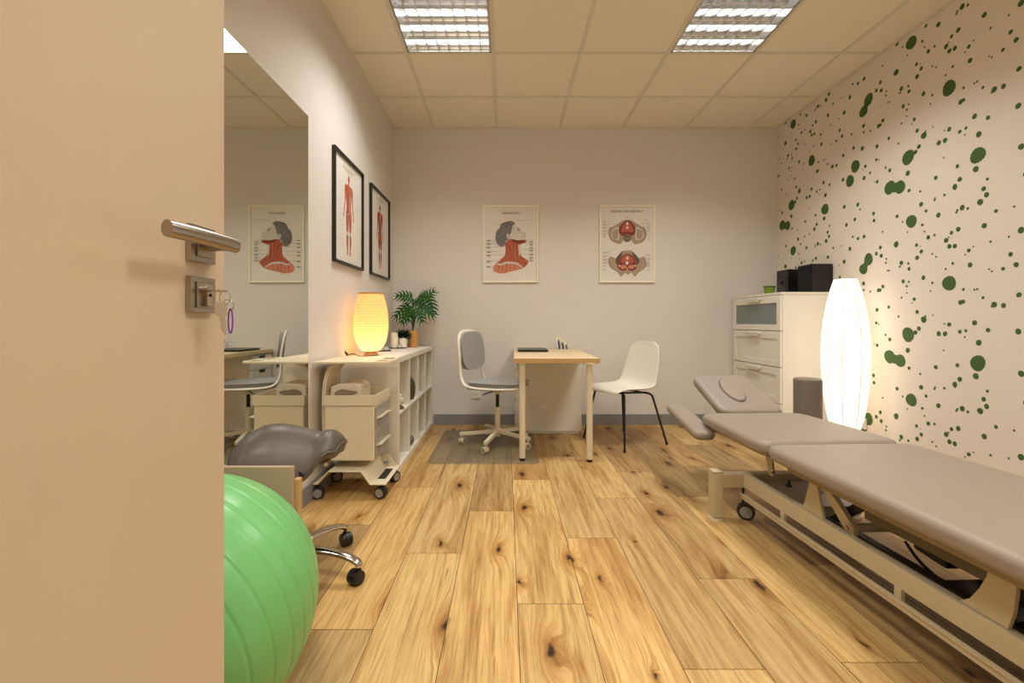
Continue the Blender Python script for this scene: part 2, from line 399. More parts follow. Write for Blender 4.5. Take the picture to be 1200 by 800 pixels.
crop(1000, 40, 7.273, [(500,75,65),(377,95,10),(421,110,9),(466,180,9),(593,62,13),(613,110,10),(699,103,12),(644,148,22),(546,257,18),(577,252,8),(587,293,20),(550,362,22),(681,272,10),(714,281,10),(371,326,30),(254,271,11),(96,382,18),(44,424,15),(234,413,18),(306,580,9),(603,508,22),(680,518,12),(663,596,9),(432,615,20),(477,600,11),(461,645,11),(461,702,10),(525,726,18),(417,762,12),(506,768,7),(257,738,18),(225,782,18)])
mb = MB(); mb.bb(XR, XR+T, YF-T, YB+T, -.05, ZC+.15); mb.m(1)
rnd = random.Random(3); cnt = 0
for (Y0, Z0, r0, _) in DOTS:
    for i in range(-4, 4):
        for j in range(-3, 4):
            Y = Y0+i*1.205; z = Z0+j*1.167
            if not (YF+r0 < Y < YB-r0*.6 and r0+.01 < z < ZC-r0*.3): continue
            n = 30 if r0 > .02 else 10; ph = rnd.random()*6.28
            P = []
            for k in range(n):
                a = 2*math.pi*k/n
                rr = r0*(1+(.045*math.sin(15*a+ph) if n == 30 else 0)+.04*math.sin(2*a+ph)+.03*math.sin(3*a+2*ph))
                P.append((XR-.0006-.00004*(cnt % 7), Y+rr*math.cos(a)*.92, min(z+rr*math.sin(a), ZC)))
            f = mb.bm.faces.new([mb.bm.verts.new(p) for p in P]); f.material_index = 1; cnt += 1
struct(mb.build('wall_right', [PAPER, GREEN], smooth=False))

# floor: planks as faces of one mesh
PW = .2357; X0 = .040
joints = {-4: 2.206, -3: 2.707, -2: 1.937, -1: 2.37, 0: 2.84, 1: 2.073, 2: 2.54, 3: 2.995, 4: 2.566, 5: 1.848, 6: 2.4, 7: 1.7, 8: 2.75, 9: 2.1, 10: 2.6, -5: 1.6}
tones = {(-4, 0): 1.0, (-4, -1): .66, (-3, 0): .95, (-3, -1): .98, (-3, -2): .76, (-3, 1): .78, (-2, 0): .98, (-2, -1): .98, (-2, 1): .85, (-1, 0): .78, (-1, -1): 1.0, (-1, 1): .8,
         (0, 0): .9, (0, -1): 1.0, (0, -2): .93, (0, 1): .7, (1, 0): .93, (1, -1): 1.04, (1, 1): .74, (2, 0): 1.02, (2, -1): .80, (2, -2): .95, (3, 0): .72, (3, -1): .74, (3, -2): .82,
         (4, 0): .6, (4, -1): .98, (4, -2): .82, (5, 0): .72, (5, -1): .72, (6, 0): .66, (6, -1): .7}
mb = MB(); bm = mb.bm
lo = bm.faces.layers.float_vector.new('offs'); lt = bm.faces.layers.float_color.new('tone') if hasattr(bm.faces.layers, 'float_color') else None
rnd = random.Random(11)
mb.m(1); mb.bb(XL-.02, XR+.02, -1.55, YB+.02, -.03, -.0012)
g = .0011
for k in range(-5, 12):
    xa, xb = X0+PW*k, X0+PW*(k+1); xa2, xb2 = max(xa+g, XL-.01), min(xb-g, XR+.01)
    if xb2 <= xa2: continue
    for j in range(-5, 4):
        ya = joints.get(k, rnd.uniform(1.5, 2.7))+1.25*j if k in joints else 1.25*j+.31*k % 1.25
        yb = ya+1.25
        a_, b_ = max(ya+g, -1.5), min(yb-g, YB+.01)
        if b_ <= a_: continue
        t = tones.get((k, j), rnd.choice((.7, .78, .85, .95, 1.0)))
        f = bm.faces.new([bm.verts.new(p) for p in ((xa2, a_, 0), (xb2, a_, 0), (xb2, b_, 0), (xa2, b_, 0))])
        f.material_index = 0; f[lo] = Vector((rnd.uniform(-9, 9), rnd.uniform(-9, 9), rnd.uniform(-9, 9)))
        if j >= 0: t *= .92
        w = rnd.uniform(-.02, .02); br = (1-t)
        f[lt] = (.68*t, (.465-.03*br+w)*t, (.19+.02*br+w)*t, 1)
struct(mb.build('floor', [FLOORM, GAPM], smooth=False))

# suspended ceiling: tiles and bars in one mesh, open cells where the light fittings sit
gx = [-.703-.615, -.703, -.09, .525, 1.14, 1.755, 2.37, 2.37+.615]
gy = [YB, 3.775, 3.158, 2.543, 1.928, 1.313, .698, .083, -.2]
mb = MB()
holes = {(1, 2), (4, 2), (1, 6), (4, 6)}
for i in range(len(gx)-1):
    for j in range(len(gy)-1):
        if (i, j) in holes: continue
        xa, xb = max(gx[i], XL), min(gx[i+1], XR); ya, yb = gy[j+1], gy[j]
        mb.bb(xa, xb, max(ya, YF), yb, ZC+.006, ZC+.02)
mb.m(1)
for x in gx:
    if XL < x < XR: mb.bb(x-.012, x+.012, YF, YB, ZC-.001, ZC+.03)
for y in gy[1:-1]: mb.bb(XL, XR, y-.012, y+.012, ZC, ZC+.031)
mb.bb(XL, XL+.02, YF, YB, ZC-.002, ZC+.03); mb.bb(XR-.02, XR, YF, YB, ZC-.002, ZC+.03); mb.bb(XL, XR, YB-.02, YB, ZC-.003, ZC+.03); mb.bb(XL, XR, YF, YF+.02, ZC-.003, ZC+.03)
mb.m(0); mb.bb(XL, XR, YF, YB, ZC+.14, ZC+.15)
struct(mb.build('ceiling', [TILE, TBAR], smooth=False))
mb = MB(); mb.bb(-.703+PW*0, XR-.0, YB-.014, YB, 0, .10, .002); struct(mb.build('baseboard_back', BASE))
mb = MB(); mb.bb(XL, XL+.014, YF, 2.97, 0, .10, .002); struct(mb.build('baseboard_left', BASE))
mb = MB(); mb.bb(XR-.014, XR, YF, YB-.014, 0, .10, .002); struct(mb.build('baseboard_right', BASE))

# ------------------------------------------------------------------ ceiling lights
LOUV = mat('louver_aluminium', (225, 225, 225), .18, 1)
TUBE = emis('fluorescent_tube', (.93, .97, 1), 7)
HOUS = mat('fitting_reflector', (235, 233, 228), .25, .6)
def ceiling_light(x0, x1, y0, y1, label, grp='ceiling light fittings with mirror louvers', power=17, col=(1, .99, .97)):
    cx, cy = (x0+x1)/2, (y0+y1)/2; w = x1-x0-.028; l = y1-y0-.028
    t = thing('ceiling_light', label, 'ceiling light', (cx, cy, ZC), 0, grp)
    mb = MB(); h = .095
    mb.bb(-w/2, w/2, -l/2, l/2, h-.004, h)
    mb.bb(-w/2, -w/2+.004, -l/2, l/2, 0, h); mb.bb(w/2-.004, w/2, -l/2, l/2, 0, h)
    mb.bb(-w/2, w/2, -l/2, -l/2+.004, 0, h); mb.bb(-w/2, w/2, l/2-.004, l/2, 0, h)
    mb.build('housing', HOUS, t, smooth=False)
    mb = MB()
    for s in (-1, 1):
        mb.bb(s*w/2-s*.012, s*w/2, -l/2, l/2, -.001, .004); mb.bb(-w/2, w/2, s*l/2-s*.012, s*l/2, -.001, .004)
    mb.build('trim_frame', CHROME, t, smooth=False)
    # parabolic louver: tubes run across; V-shaped blades both ways
    mb = MB(); nx, ny = 8, 4
    for i in range(1, nx):
        x = -w/2+w*i/nx
        mb.prism([(x-.0025, .001), (x+.0025, .001), (x+.008, .046), (x-.008, .046)], Matrix(((1, 0, 0, 0), (0, 0, 1, -l/2), (0, 1, 0, 0), (0, 0, 0, 1))), l)
    for j in range(0, ny+1):
        y = -l/2+l*j/ny
        pr = [(y-.0015, .0), (y+.0015, .0), (y+.007, .018), (y+.017, .042), (y-.017, .042), (y-.007, .018)]
        if j == 0: pr = [(y, 0), (y+.0015, 0), (y+.007, .018), (y+.017, .042), (y, .042)]
        if j == ny: pr = [(y-.0015, 0), (y, 0), (y, .042), (y-.017, .042), (y-.007, .018)]
        mb.prism(pr, Matrix(((0, 0, 1, -w/2), (1, 0, 0, 0), (0, 1, 0, 0), (0, 0, 0, 1))), w)
    mb.build('louver', LOUV, t, smooth=False)
    for j in range(ny):
        y = -l/2+l*(j+.5)/ny
        mb = MB(); mb.cyl((-w/2+.01, y, .062), (w/2-.01, y, .062), .008, n=12); mb.build('fluorescent_tube', TUBE, t)
    la = bpy.data.lights.new('fitting_light', 'AREA'); la.shape = 'RECTANGLE'; la.size = w*.96; la.size_y = l*.96
    la.energy = power; la.color = col; la.spread = R(132)
    o = bpy.data.objects.new('fitting_light', la); COL.objects.link(o); o.parent = t; o.location = (0, 0, -.006)
    return t
ceiling_light(-.703, -.09, 2.543, 3.158, 'square louvered ceiling light nearer the mirror wall', power=14.5)
ceiling_light(1.14, 1.755, 2.543, 3.158, 'square louvered ceiling light nearer the dotted green wallpaper', power=18.5)
ceiling_light(-.703, -.09, .083, .698, 'added unseen louvered fill light above the doorway, mirror side', power=20, col=(1, .95, .84))  # this fitting and the next are unseen, added to brighten the near room
ceiling_light(1.14, 1.755, .083, .698, 'added unseen louvered fill light above the doorway, wallpaper side', power=20, col=(1, .95, .84))

# ------------------------------------------------------------------ door (open, left foreground) with handle
DX = -.45
mb = MB(); mb.bb(DX-.04, DX, -.10, .716, .006, 2.05, .0015)
door = struct(mb.build('door_1', DOOR))
HZ = 1.112
mb = MB(); mb.bb(DX, DX+.009, .628, .681, HZ-.026, HZ+.027, .0015); mb.bb(DX+.009, DX+.012, .638, .672, HZ-.018, HZ+.016, .001); mb.build('handle_rose', STEEL, door)
mb = MB()
mb.tube(catmull([(DX+.006, .655, HZ), (DX+.03, .655, HZ), (DX+.044, .652, HZ)], 4), .009, 16)
pts = [(DX+.047, .668, HZ+.001), (DX+.049, .62, HZ+.001), (DX+.050, .57, HZ), (DX+.049, .53, HZ-.001)]
for i, (a, b) in enumerate(zip(pts, pts[1:])): pass
mb.tube(catmull(pts, 5), .0105, 20, sx=1.0, sy=.72)
mb.build('lever_handle', STEEL, door)
KZ = HZ-.073
mb = MB(); mb.bb(DX, DX+.009, .628, .681, KZ-.026, KZ+.026, .0015); mb.bb(DX+.009, DX+.0115, .637, .673, KZ-.019, KZ+.019, .001); mb.build('lock_rose', STEEL, door)
mb = MB(); mb.cyl((DX+.009, .655, KZ+.006), (DX+.018, .655, KZ+.006), .0085, n=24); mb.bb(DX+.009, DX+.018, .650, .660, KZ-.017, KZ+.004, .002); mb.build('lock_cylinder', BRASSY, door)

keys = thing('key_bunch', 'bunch of metal keys hanging from the door lock with a purple clip', 'keys', (DX+.012, .655, KZ+.006))
keys.scale = (.72, .8, .95)
mb = MB(); mb.box((.008, 0, 0), (.02, .007, .0022)); mb.prism(rrect(.022, .024, .005), Matrix.Translation((.026, -.0, -.0012)), .0026); mb.build('inserted_key', BRASSY, keys)
mb = MB(); c = Vector((.036, .002, -.010)); mb.tube([c+Vector((.011*math.cos(a*.3142)*.6, .006*math.cos(a*.3142), .011*math.sin(a*.3142))) for a in range(20)], .0008, 6, closed=True); mb.build('key_ring', BRASSY, keys)
mb = MB(); Mk = Matrix.Translation((.036, -.004, -.020)) @ Euler((R(80), R(0), R(40))).to_matrix().to_4x4()
mb.prism(rrect(.022, .021, .005, cx=-.003, cy=-.008), Mk, .0022); mb.prism([(-.006, -.018), (.004, -.018), (.006, -.044), (.003, -.048), (-.001, -.044), (-.004, -.036), (-.003, -.03), (-.006, -.026)], Mk, .0018); mb.build('hanging_key', BRASSY, keys)
mb = MB(); c = Vector((.040, .006, -.022)); mb.tube([c+Vector((.009*math.cos(a*.3142), .004*math.cos(a*.3142), .009*math.sin(a*.3142))) for a in range(20)], .0008, 6, closed=True); mb.build('split_ring', BRASSY, keys)
mb = MB(); c = Vector((.042, .008, -.046)); mb.tube([c+Vector((.0045*math.cos(a*.3142), .002, .019*math.sin(a*.3142)*(1 if math.sin(a*.3142) > 0 else 1))) for a in range(20)], .0014, 8, closed=True); mb.build('carabiner', PURPLE, keys)

# ------------------------------------------------------------------ mirror
mir = thing('wall_mirror', 'tall frameless mirror fixed to the left wall beside the door', 'mirror', (XL, 0, 0))
mb = MB(); mb.bb(.0005, .0045, .30, 2.479, .20, 2.138); mb.build('backing', mat('mirror_edge', (40, 42, 40), .4), mir, smooth=False)
mb = MB(); mb.bb(.0045, .0062, .30, 2.479, .20, 2.138); mb.build('glass', MIRR, mir, smooth=False)

# ------------------------------------------------------------------ posters
def face_M(x, y, z):      # local x -> +X, local y -> +Z, normal -> -Y (toward the room)
    return Matrix(((1, 0, 0, x), (0, 0, -1, y), (0, 1, 0, z), (0, 0, 0, 1)))
def left_M(x, y, z):      # poster on the left wall seen from the room: local x runs toward +Y, normal +X
    return Matrix(((0, 0, 1, x), (1, 0, 0, y), (0, 1, 0, z), (0, 0, 0, 1)))
def frame_parts(t, W, H, fw, dep, fmat, paper):
    mb = MB()
    mb.box((-W/2+fw/2, 0, dep/2), (fw, H, dep), None, .0015); mb.box((W/2-fw/2, 0, dep/2), (fw, H, dep), None, .0015)
    mb.box((0, H/2-fw/2, dep/2), (W-2*fw, fw, dep), None, .0015); mb.box((0, -H/2+fw/2, dep/2), (W-2*fw, fw, dep), None, .0015)
    mb.build('frame', fmat, t)
def orient(t, M): t.matrix_world = M
def blob(cx, cy, rx, ry, n=16): return [(cx+rx*math.cos(2*math.pi*k/n), cy+ry*math.sin(2*math.pi*k/n)) for k in range(n)]
def smoothed(pts, k=4): return [(p.x, p.y) for p in catmull([(a, b, 0) for a, b in pts], k, True)]
def stroke(a, b, w0, w1=None):
    w1 = w1 or w0; a = Vector(a); b = Vector(b); d = (b-a).normalized(); n = Vector((-d.y, d.x))
    return [tuple(a+n*w0), tuple(a-n*w0), tuple(b-n*w1), tuple(b+n*w1)]
I4 = Matrix()
PM = [PPR, RED, REDD, PINK, BONE, BONED, PGREY, PGREYD, PSKIN, LINE]
class Print:
    def __init__(s, W, H): s.mb = MB(); s.z = .006; s.mb.m(0); s.mb.box((0, 0, .004), (W, H, .003))
    def add(s, poly, mi, T):
        s.z += .00012; s.mb.m(mi); s.mb.flat([T(x, y) for x, y in poly], I4, s.z); return s
def line_rows(p, T, xs, mi=9):
    for x0, x1, y in xs: p.add([(x0, y-1.2), (x1, y-1.2), (x1, y+1.2), (x0, y+1.2)], mi, T)

# neck poster
W, H = .54, .75
t = thing('neck_muscle_poster', 'framed anatomy poster of neck muscles and a woman in profile, on the back wall', 'poster'); orient(t, face_M(.046, YB-.001, 1.758))
frame_parts(t, W, H, .013, .02, PFR, PPR)
p = Print(W-.02, H-.02); s_ = W/470.0; T = lambda x, y: ((x-282)*s_, (407-y)*s_)
p.add(smoothed([(300,248),(330,255),(355,275),(380,300),(393,306),(408,318),(398,328),(412,342),(405,352),(412,372),(380,374),(340,376),(300,372),(262,368),(240,385),(232,350),(270,300),(290,270)]), 8, T)
p.add(smoothed([(248,385),(265,366),(300,366),(340,374),(380,371),(413,376),(405,396),(370,408),(366,440),(370,500),(395,525),(425,545),(430,568),(400,602),(380,613),(330,630),(280,640),(245,650),(200,656),(150,645),(133,620),(140,595),(165,565),(205,535),(232,505),(238,440),(230,405)]), 1, T)
p.add(smoothed([(138,600),(165,578),(200,585),(240,580),(245,648),(200,655),(150,645),(134,620)]), 3, T)
p.add(smoothed([(250,582),(310,578),(345,585),(375,605),(330,628),(280,638),(250,645)]), 3, T)
p.add(smoothed([(165,570),(205,572),(245,556),(330,562),(350,575),(385,600),(378,606),(330,580),(250,574),(205,586),(172,582)]), 8, T)
p.add(smoothed([(345,420),(362,410),(366,440),(362,500),(352,498),(348,450)]), 8, T)
p.add(smoothed([(290,365),(345,376),(405,380),(395,394),(345,400),(300,385)]), 2, T)
for a, b in (((255,385),(330,560)),((275,380),(345,560)),((300,385),(330,470)),((243,420),(245,555)),((330,400),(340,560)),((250,480),(300,540)),((265,540),(290,500)),((375,520),(410,590)),((180,590),(180,645)),((212,590),(212,650)),((245,580),(245,648)),((280,585),(275,636)),((315,585),(312,630)),((250,400),(290,470))):
    p.add(stroke(a, b, 2.2, 1.2), 2, T)
for a, b in (((262,385),(340,560)),((318,400),(322,540)),((232,500),(180,560))): p.add(stroke(a, b, 2, 1.5), 3, T)
p.add(smoothed([(300,250),(320,236),(308,222),(290,212),(255,215),(215,228),(195,245),(188,270),(160,300),(152,345),(158,390),(182,420),(212,430),(235,412),(240,385),(262,360),(250,335),(280,322),(290,285)]), 6, T)
for a, b in (((190,280),(240,262)),((240,262),(300,232)),((170,330),(200,290)),((175,380),(235,330)),((190,405),(238,350)),((205,240),(280,225)),((160,350),(178,390))): p.add(stroke(a, b, 2.5, 1.5), 7, T)
p.add(blob(258, 338, 12, 20), 8, T); p.add(stroke((262,325),(270,352),2,2), 6, T)
for q in (stroke((340,290),(362,296),3,2), stroke((338,272),(362,284),3,2), stroke((392,345),(410,342),2,2), stroke((393,318),(405,322),2,2)): p.add(q, 7, T)
line_rows(p, T, [(80,150,375),(78,165,401),(78,200,432),(78,200,470),(78,210,500),(78,180,550),(78,150,597),(385,480,374),(385,478,400),(378,490,456),(378,490,492),(400,478,542),(340,490,205)])
for y in (376, 403, 434, 474, 502, 552, 600): p.add([(80,y),(108,y),(108,y+6),(80,y+6)], 6, T)
for y in (385, 410, 438, 462, 495, 520, 545): p.add([(440,y),(470,y),(470,y+6),(440,y+6)], 6, T)
p.mb.build('print', PM, t, smooth=False)
text_mesh('MIĘŚNIE SZYI', .028, Matrix.Translation((0, .30, .0072)), TEXT, 'title_text', t)

# pelvic floor poster
t = thing('pelvic_muscle_poster', 'framed anatomy poster with two drawings of the pelvis, on the back wall', 'poster'); orient(t, face_M(1.180, YB-.001, 1.758))
frame_parts(t, W, H, .013, .02, PFR, PPR)
p = Print(W-.02, H-.02); T = lambda x, y: ((x-288)*s_, (405-y)*s_)
def ring(poly, grow, cx, cy): return [(cx+(x-cx)*grow, cy+(y-cy)*grow) for x, y in poly]
o1 = smoothed([(133,300),(150,265),(165,262),(205,240),(262,206),(290,204),(322,206),(375,240),(415,262),(430,265),(447,310),(440,355),(420,380),(390,396),(345,400),(325,372),(300,385),(275,385),(255,372),(237,400),(190,390),(150,360)])
p.add(ring(o1, 1.03, 290, 310), 5, T); p.add(o1, 4, T)
p.add(smoothed([(165,290),(200,262),(225,280),(222,330),(215,370),(180,365),(155,340)]), 8, T)
p.add(smoothed([(415,290),(380,262),(358,280),(358,330),(365,370),(400,365),(428,340)]), 8, T)
p.add(smoothed([(165,300),(205,275),(212,330),(200,365),(165,350)]), 4, T); p.add(smoothed([(415,300),(375,275),(368,330),(380,365),(415,350)]), 4, T)
p.add(smoothed([(270,212),(290,208),(315,212),(348,245),(360,285),(352,320),(325,336),(290,325),(255,336),(225,318),(217,285),(232,245)]), 2, T)
p.add(smoothed([(270,225),(290,222),(312,228),(335,262),(340,300),(290,300),(240,300),(245,262)]), 1, T)
p.add(smoothed([(255,345),(290,330),(325,345),(315,372),(290,384),(265,372)]), 5, T)
for x in (265, 278, 290, 302, 315): p.add(stroke((x,345),(x,378),3,1), 4, T)
p.add(blob(290, 232, 8, 14), 0, T); p.add(blob(290, 265, 11, 11), 0, T)
o2 = smoothed([(133,550),(150,518),(170,517),(195,525),(245,470),(280,466),(300,466),(330,468),(385,525),(410,517),(432,520),(446,580),(425,615),(380,645),(352,676),(325,645),(300,655),(270,648),(238,676),(212,640),(155,605)])
p.add(ring(o2, 1.03, 290, 570), 5, T); p.add(o2, 4, T)
p.add(smoothed([(190,540),(235,480),(250,485),(225,530),(205,580)]), 5, T); p.add(smoothed([(392,540),(345,480),(330,485),(355,530),(375,580)]), 5, T)
p.add(smoothed([(290,486),(335,505),(358,545),(370,600),(340,630),(300,625),(290,610),(280,625),(245,632),(205,600),(220,545),(245,505)]), 2, T)
p.add(smoothed([(290,495),(325,512),(345,550),(320,565),(290,560),(260,565),(235,550),(255,512)]), 1, T)
p.add(smoothed([(225,590),(260,580),(285,600),(250,618)]), 3, T); p.add(smoothed([(355,590),(320,580),(295,600),(330,618)]), 3, T)
p.add(blob(290, 525, 9, 14), 0, T); p.add(blob(287, 567, 13, 14), 0, T); p.add(blob(222, 590, 6, 8), 0, T); p.add(blob(358, 590, 6, 8), 0, T)
p.add(smoothed([(282,610),(298,610),(294,665),(286,665)]), 4, T)
line_rows(p, T, [(82,150,213),(82,180,238),(82,150,265),(82,140,293),(82,150,318),(400,480,232),(410,490,256),(430,478,290),(82,150,475),(82,150,508),(82,140,535),(82,140,560),(430,490,495),(440,490,525),(440,478,565),(272,306,184),(272,306,450),(430,460,202)])
for y in (216, 241, 268, 296, 321, 341, 478, 511, 538, 563, 588, 620): p.add([(84,y),(108,y),(108,y+5),(84,y+5)], 9, T)
for y in (236, 262, 276, 300, 328, 360, 498, 530, 553, 575, 590, 620): p.add([(456,y),(476,y),(476,y+5),(456,y+5)], 9, T)
p.mb.build('print', PM, t, smooth=False)
text_mesh('MIĘŚNIE DNA MIEDNICY', .028, Matrix.Translation((0, .318, .0072)), TEXT, 'title_text', t)

# body posters on the left wall
def body_poster(yc, Wb, label, back):
    t = thing('body_muscle_poster', label, 'poster'); orient(t, left_M(XL+.001, yc, 1.752)); Hb = .735
    frame_parts(t, Wb, Hb, .018, .022, BFR, PPR)
    p = Print(Wb-.03, Hb-.03); T = lambda x, y: (x*.001, y*.001)
    c1, c2 = (1, 2) if not back else (2, 1)
    def sym(poly, mi):
        p.add(poly, mi, T); p.add([(-x, y) for x, y in poly][::-1], mi, T)
    p.add(blob(0, 232, 19, 27), c1, T); p.add([(-10,210),(10,210),(14,190),(-14,190)], 3, T)
    p.add(smoothed([(-62,182),(-30,192),(30,192),(62,182),(58,120),(46,70),(40,30),(50,-15),(-50,-15),(-40,30),(-46,70),(-58,120)]), c1, T)
    sym(smoothed([(62,186),(76,172),(78,130),(70,110),(60,140)]), c1); sym(smoothed([(74,125),(82,70),(78,50),(68,80),(66,115)]), c1)
    sym(smoothed([(80,62),(92,20),(98,-12),(90,-14),(76,30),(72,55)]), c1); sym(blob(97, -28, 9, 17, 10), 3)
    sym(smoothed([(4,-20),(50,-14),(52,-70),(40,-130),(22,-138),(8,-90)]), c1); sym(smoothed([(20,-136),(38,-132),(36,-158),(22,-158)]), 8)
    sym(smoothed([(18,-156),(40,-156),(44,-195),(30,-260),(20,-262),(16,-200)]), c1); sym(smoothed([(18,-262),(30,-262),(38,-288),(16,-286)]), 3)
    if not back:
        for y in range(60, 165, 13): p.add(stroke((16, y), (46, y+6), 2.2, 1), 8, T)
        sym(smoothed([(3,0),(12,10),(10,100),(3,110)]), 3); p.add(stroke((0,-10),(0,190),1.6), 8, T); sym(stroke((22,-20),(30,-125),2,1.5), 8); sym(stroke((8,0),(38,-20),4,2), 8)
    else:
        p.add(stroke((0,0),(0,200),2), 8, T); sym(smoothed([(6,190),(40,180),(20,120),(4,90)]), c2); sym(smoothed([(6,-5),(40,-5),(44,-35),(20,-45),(6,-35)]), c2)
    sym(stroke((29,-160),(28,-230),2,1.2), 2); sym(stroke((70,170),(72,60),1.6,1), 2)
    for y in (180, 150, 120, 95, 60, 30, 0, -40, -75, -110, -170, -200, -240):
        p.add([(-190,y),(-120,y),(-120,y+1.6),(-190,y+1.6)], 9, T); p.add([(120,y-8),(190,y-8),(190,y-6.4),(120,y-6.4)], 9, T)
    for k, x in enumerate(range(-110, 111, 20)):
        p.add([(x-7,296),(x+7,296),(x+7,306),(x-7,306)], 9, T)
    p.add([(-50,280),(50,280),(50,285),(-50,285)], 9, T)
    p.mb.build('print', PM, t, smooth=False)
body_poster(3.115, .575, 'black-framed poster of a full muscle figure, nearer the mirror', False)
body_poster(3.885, .575, 'black-framed poster of a full muscle figure, nearer the back corner', True)

# ------------------------------------------------------------------ cube shelving unit
KX0, KX1, KY0, KY1, KZ1 = XL+.004, -.712, 2.96, YB-.018, .765
sh = thing('cube_shelf', 'long white cube shelving unit of eight openings along the left wall', 'shelf', ((KX0+KX1)/2, (KY0+KY1)/2, 0))
ox, oy = sh.location.x, sh.location.y
def kb(name, x0, x1, y0, y1, z0, z1, bev=.0015):
    m = MB(); m.bb(x0-ox, x1-ox, y0-oy, y1-oy, z0, z1, bev); return m.build(name, WHITE, sh)
kb('top_panel', KX0, KX1, KY0, KY1, KZ1-.038, KZ1); kb('bottom_panel', KX0, KX1, KY0, KY1, 0, .038)
kb('side_panel', KX0, KX1, KY0, KY0+.038, .038, KZ1-.038); kb('side_panel', KX0, KX1, KY1-.038, KY1, .038, KZ1-.038)
cw = (KY1-KY0-.076)/4
for i in (1, 2, 3): kb('divider', KX0, KX1-.002, KY0+.038+cw*i-.008, KY0+.038+cw*i+.008, .038, KZ1-.038)
for i in range(4):
    kb('shelf_board', KX0, KX1-.002, KY0+.038+cw*i+(.008 if i else 0), KY0+.038+cw*(i+1)-(.008 if i < 3 else 0), .3745, .3905)

# ornaments in the shelf
o = MB(); o.lathe([(.012, 0), (.03, .01), (.04, .05), (.042, .10), (.036, .14), (.022, .165), (.02, .17)], n=24)
tag(o.build('mosaic_vase', MOSA, loc=(-.754, 3.52, .3907)), 'dark mosaic vase standing in an upper opening of the white shelf', 'vase')
o = MB(); o.sphere((0, 0, .04), .04, (1, 1, .98)); tag(o.build('stone_ball', STONE, loc=(-.758, 3.50, .0385)), 'small grey stone ball in a lower opening of the white shelf', 'ornament')
t = thing('shell_ornament', 'cream shell ornament on a brown foot in the nearest upper shelf opening', 'ornament', (-.750, 3.14, .3907))
o = MB(); o.lathe([(.035, 0), (.033, .012), (.022, .02), (.018, .03)], n=20); o.build('foot', SHELLB, t)
o = MB(); o.sphere((0, 0, .058), .034, (1, .8, 1)); o.sphere((.004, .0, .09), .018); o.tube([(0, -.02, .03), (.02, 0, .05), (.01, .02, .08), (0, 0, .105)], [.01, .012, .008, .003], 8); o.build('shell', SHELLW, t)

# ------------------------------------------------------------------ woven table lamp
def weave_mat():
    m = bpy.data.materials.new('woven_bamboo_glow'); m.use_nodes = True; nt = m.node_tree; N = nt.nodes; L = nt.links.new
    b = N['Principled BSDF']; b.inputs['Base Color'].default_value = (*lin((226, 176, 104)), 1); b.inputs['Roughness'].default_value = .6
    tc = N.new('ShaderNodeTexCoord'); sp = N.new('ShaderNodeSeparateXYZ'); L(tc.outputs['Object'], sp.inputs[0])
    at = N.new('ShaderNodeMath'); at.operation = 'ARCTAN2'; L(sp.outputs['Y'], at.inputs[0]); L(sp.outputs['X'], at.inputs[1])
    def M_(op, a, b_=None, c=None):
        n = N.new('ShaderNodeMath'); n.operation = op
        for i, v in enumerate((a, b_, c)):
            if v is None: continue
            if isinstance(v, (int, float)): n.inputs[i].default_value = v
            else: L(v, n.inputs[i])
        return n.outputs[0]
    d1 = M_('SINE', M_('ADD', M_('MULTIPLY', at.outputs[0], 26), M_('MULTIPLY', sp.outputs['Z'], 190)))
    d2 = M_('SINE', M_('SUBTRACT', M_('MULTIPLY', at.outputs[0], 26), M_('MULTIPLY', sp.outputs['Z'], 190)))
    w = M_('MULTIPLY', d1, d2)                       # strand crossings
    hole = M_('SMOOTH_MIN', M_('ADD', M_('MULTIPLY', w, .5), .5), 1.0, .1)
    nz = N.new('ShaderNodeTexNoise'); nz.inputs['Scale'].default_value = 40; L(tc.outputs['Object'], nz.inputs['Vector'])
    st = M_('MULTIPLY', M_('ADD', M_('MULTIPLY', hole, 1.3), .05), M_('ADD', M_('MULTIPLY', nz.outputs['Fac'], .7), .65))
    b.inputs['Emission Color'].default_value = (1, .62, .27, 1)
    L(M_('MULTIPLY', st, 1.0), b.inputs['Emission Strength'])
    tr = N.new('ShaderNodeBsdfTranslucent'); tr.inputs['Color'].default_value = (1, .78, .45, 1)
    mx = N.new('ShaderNodeMixShader'); mx.inputs[0].default_value = .55
    L(b.outputs[0], mx.inputs[1]); L(tr.outputs[0], mx.inputs[2]); L(mx.outputs[0], N['Material Output'].inputs['Surface'])
    return m
WEAVE = weave_mat()
LZ = KZ1
lamp = thing('woven_table_lamp', 'glowing egg-shaped woven bamboo table lamp on the white shelf', 'lamp', (-.950, 3.15, LZ))
prof = [(.045, .028), (.07, .045), (.094, .08), (.110, .13), (.1185, .19), (.1195, .245), (.115, .30), (.105, .355), (.093, .40), (.084, .432)]
mb = MB(); pp = catmull([(r, 0, z) for r, z in prof], 4); mb.lathe([(p.x, p.z) for p in pp], n=96, cap=False); mb.build('lamp_shade', WEAVE, lamp)
mb = MB(); mb.lathe([(.0865, .428), (.0865, .437), (.081, .437), (.081, .428), (.0865, .428)], n=48, cap=False); mb.build('shade_rim', BASK, lamp); mb = MB(); mb.lathe([(.050, .024), (.050, .032), (.042, .032), (.042, .024), (.050, .024)], n=36, cap=False); mb.build('shade_rim', BASK, lamp)
mb = MB(); mb.cyl((0, 0, 0), (0, 0, .010), .05, n=32); mb.cyl((0, 0, .01), (0, 0, .035), .045, .040, n=32); mb.build('lamp_base', OAKL, lamp)
mb = MB(); mb.cyl((0, 0, .03), (0, 0, .08), .012, n=16); mb.sphere((0, 0, .115), .03); mb.build('bulb', emis('warm_bulb', (1, .62, .30), 25), lamp)
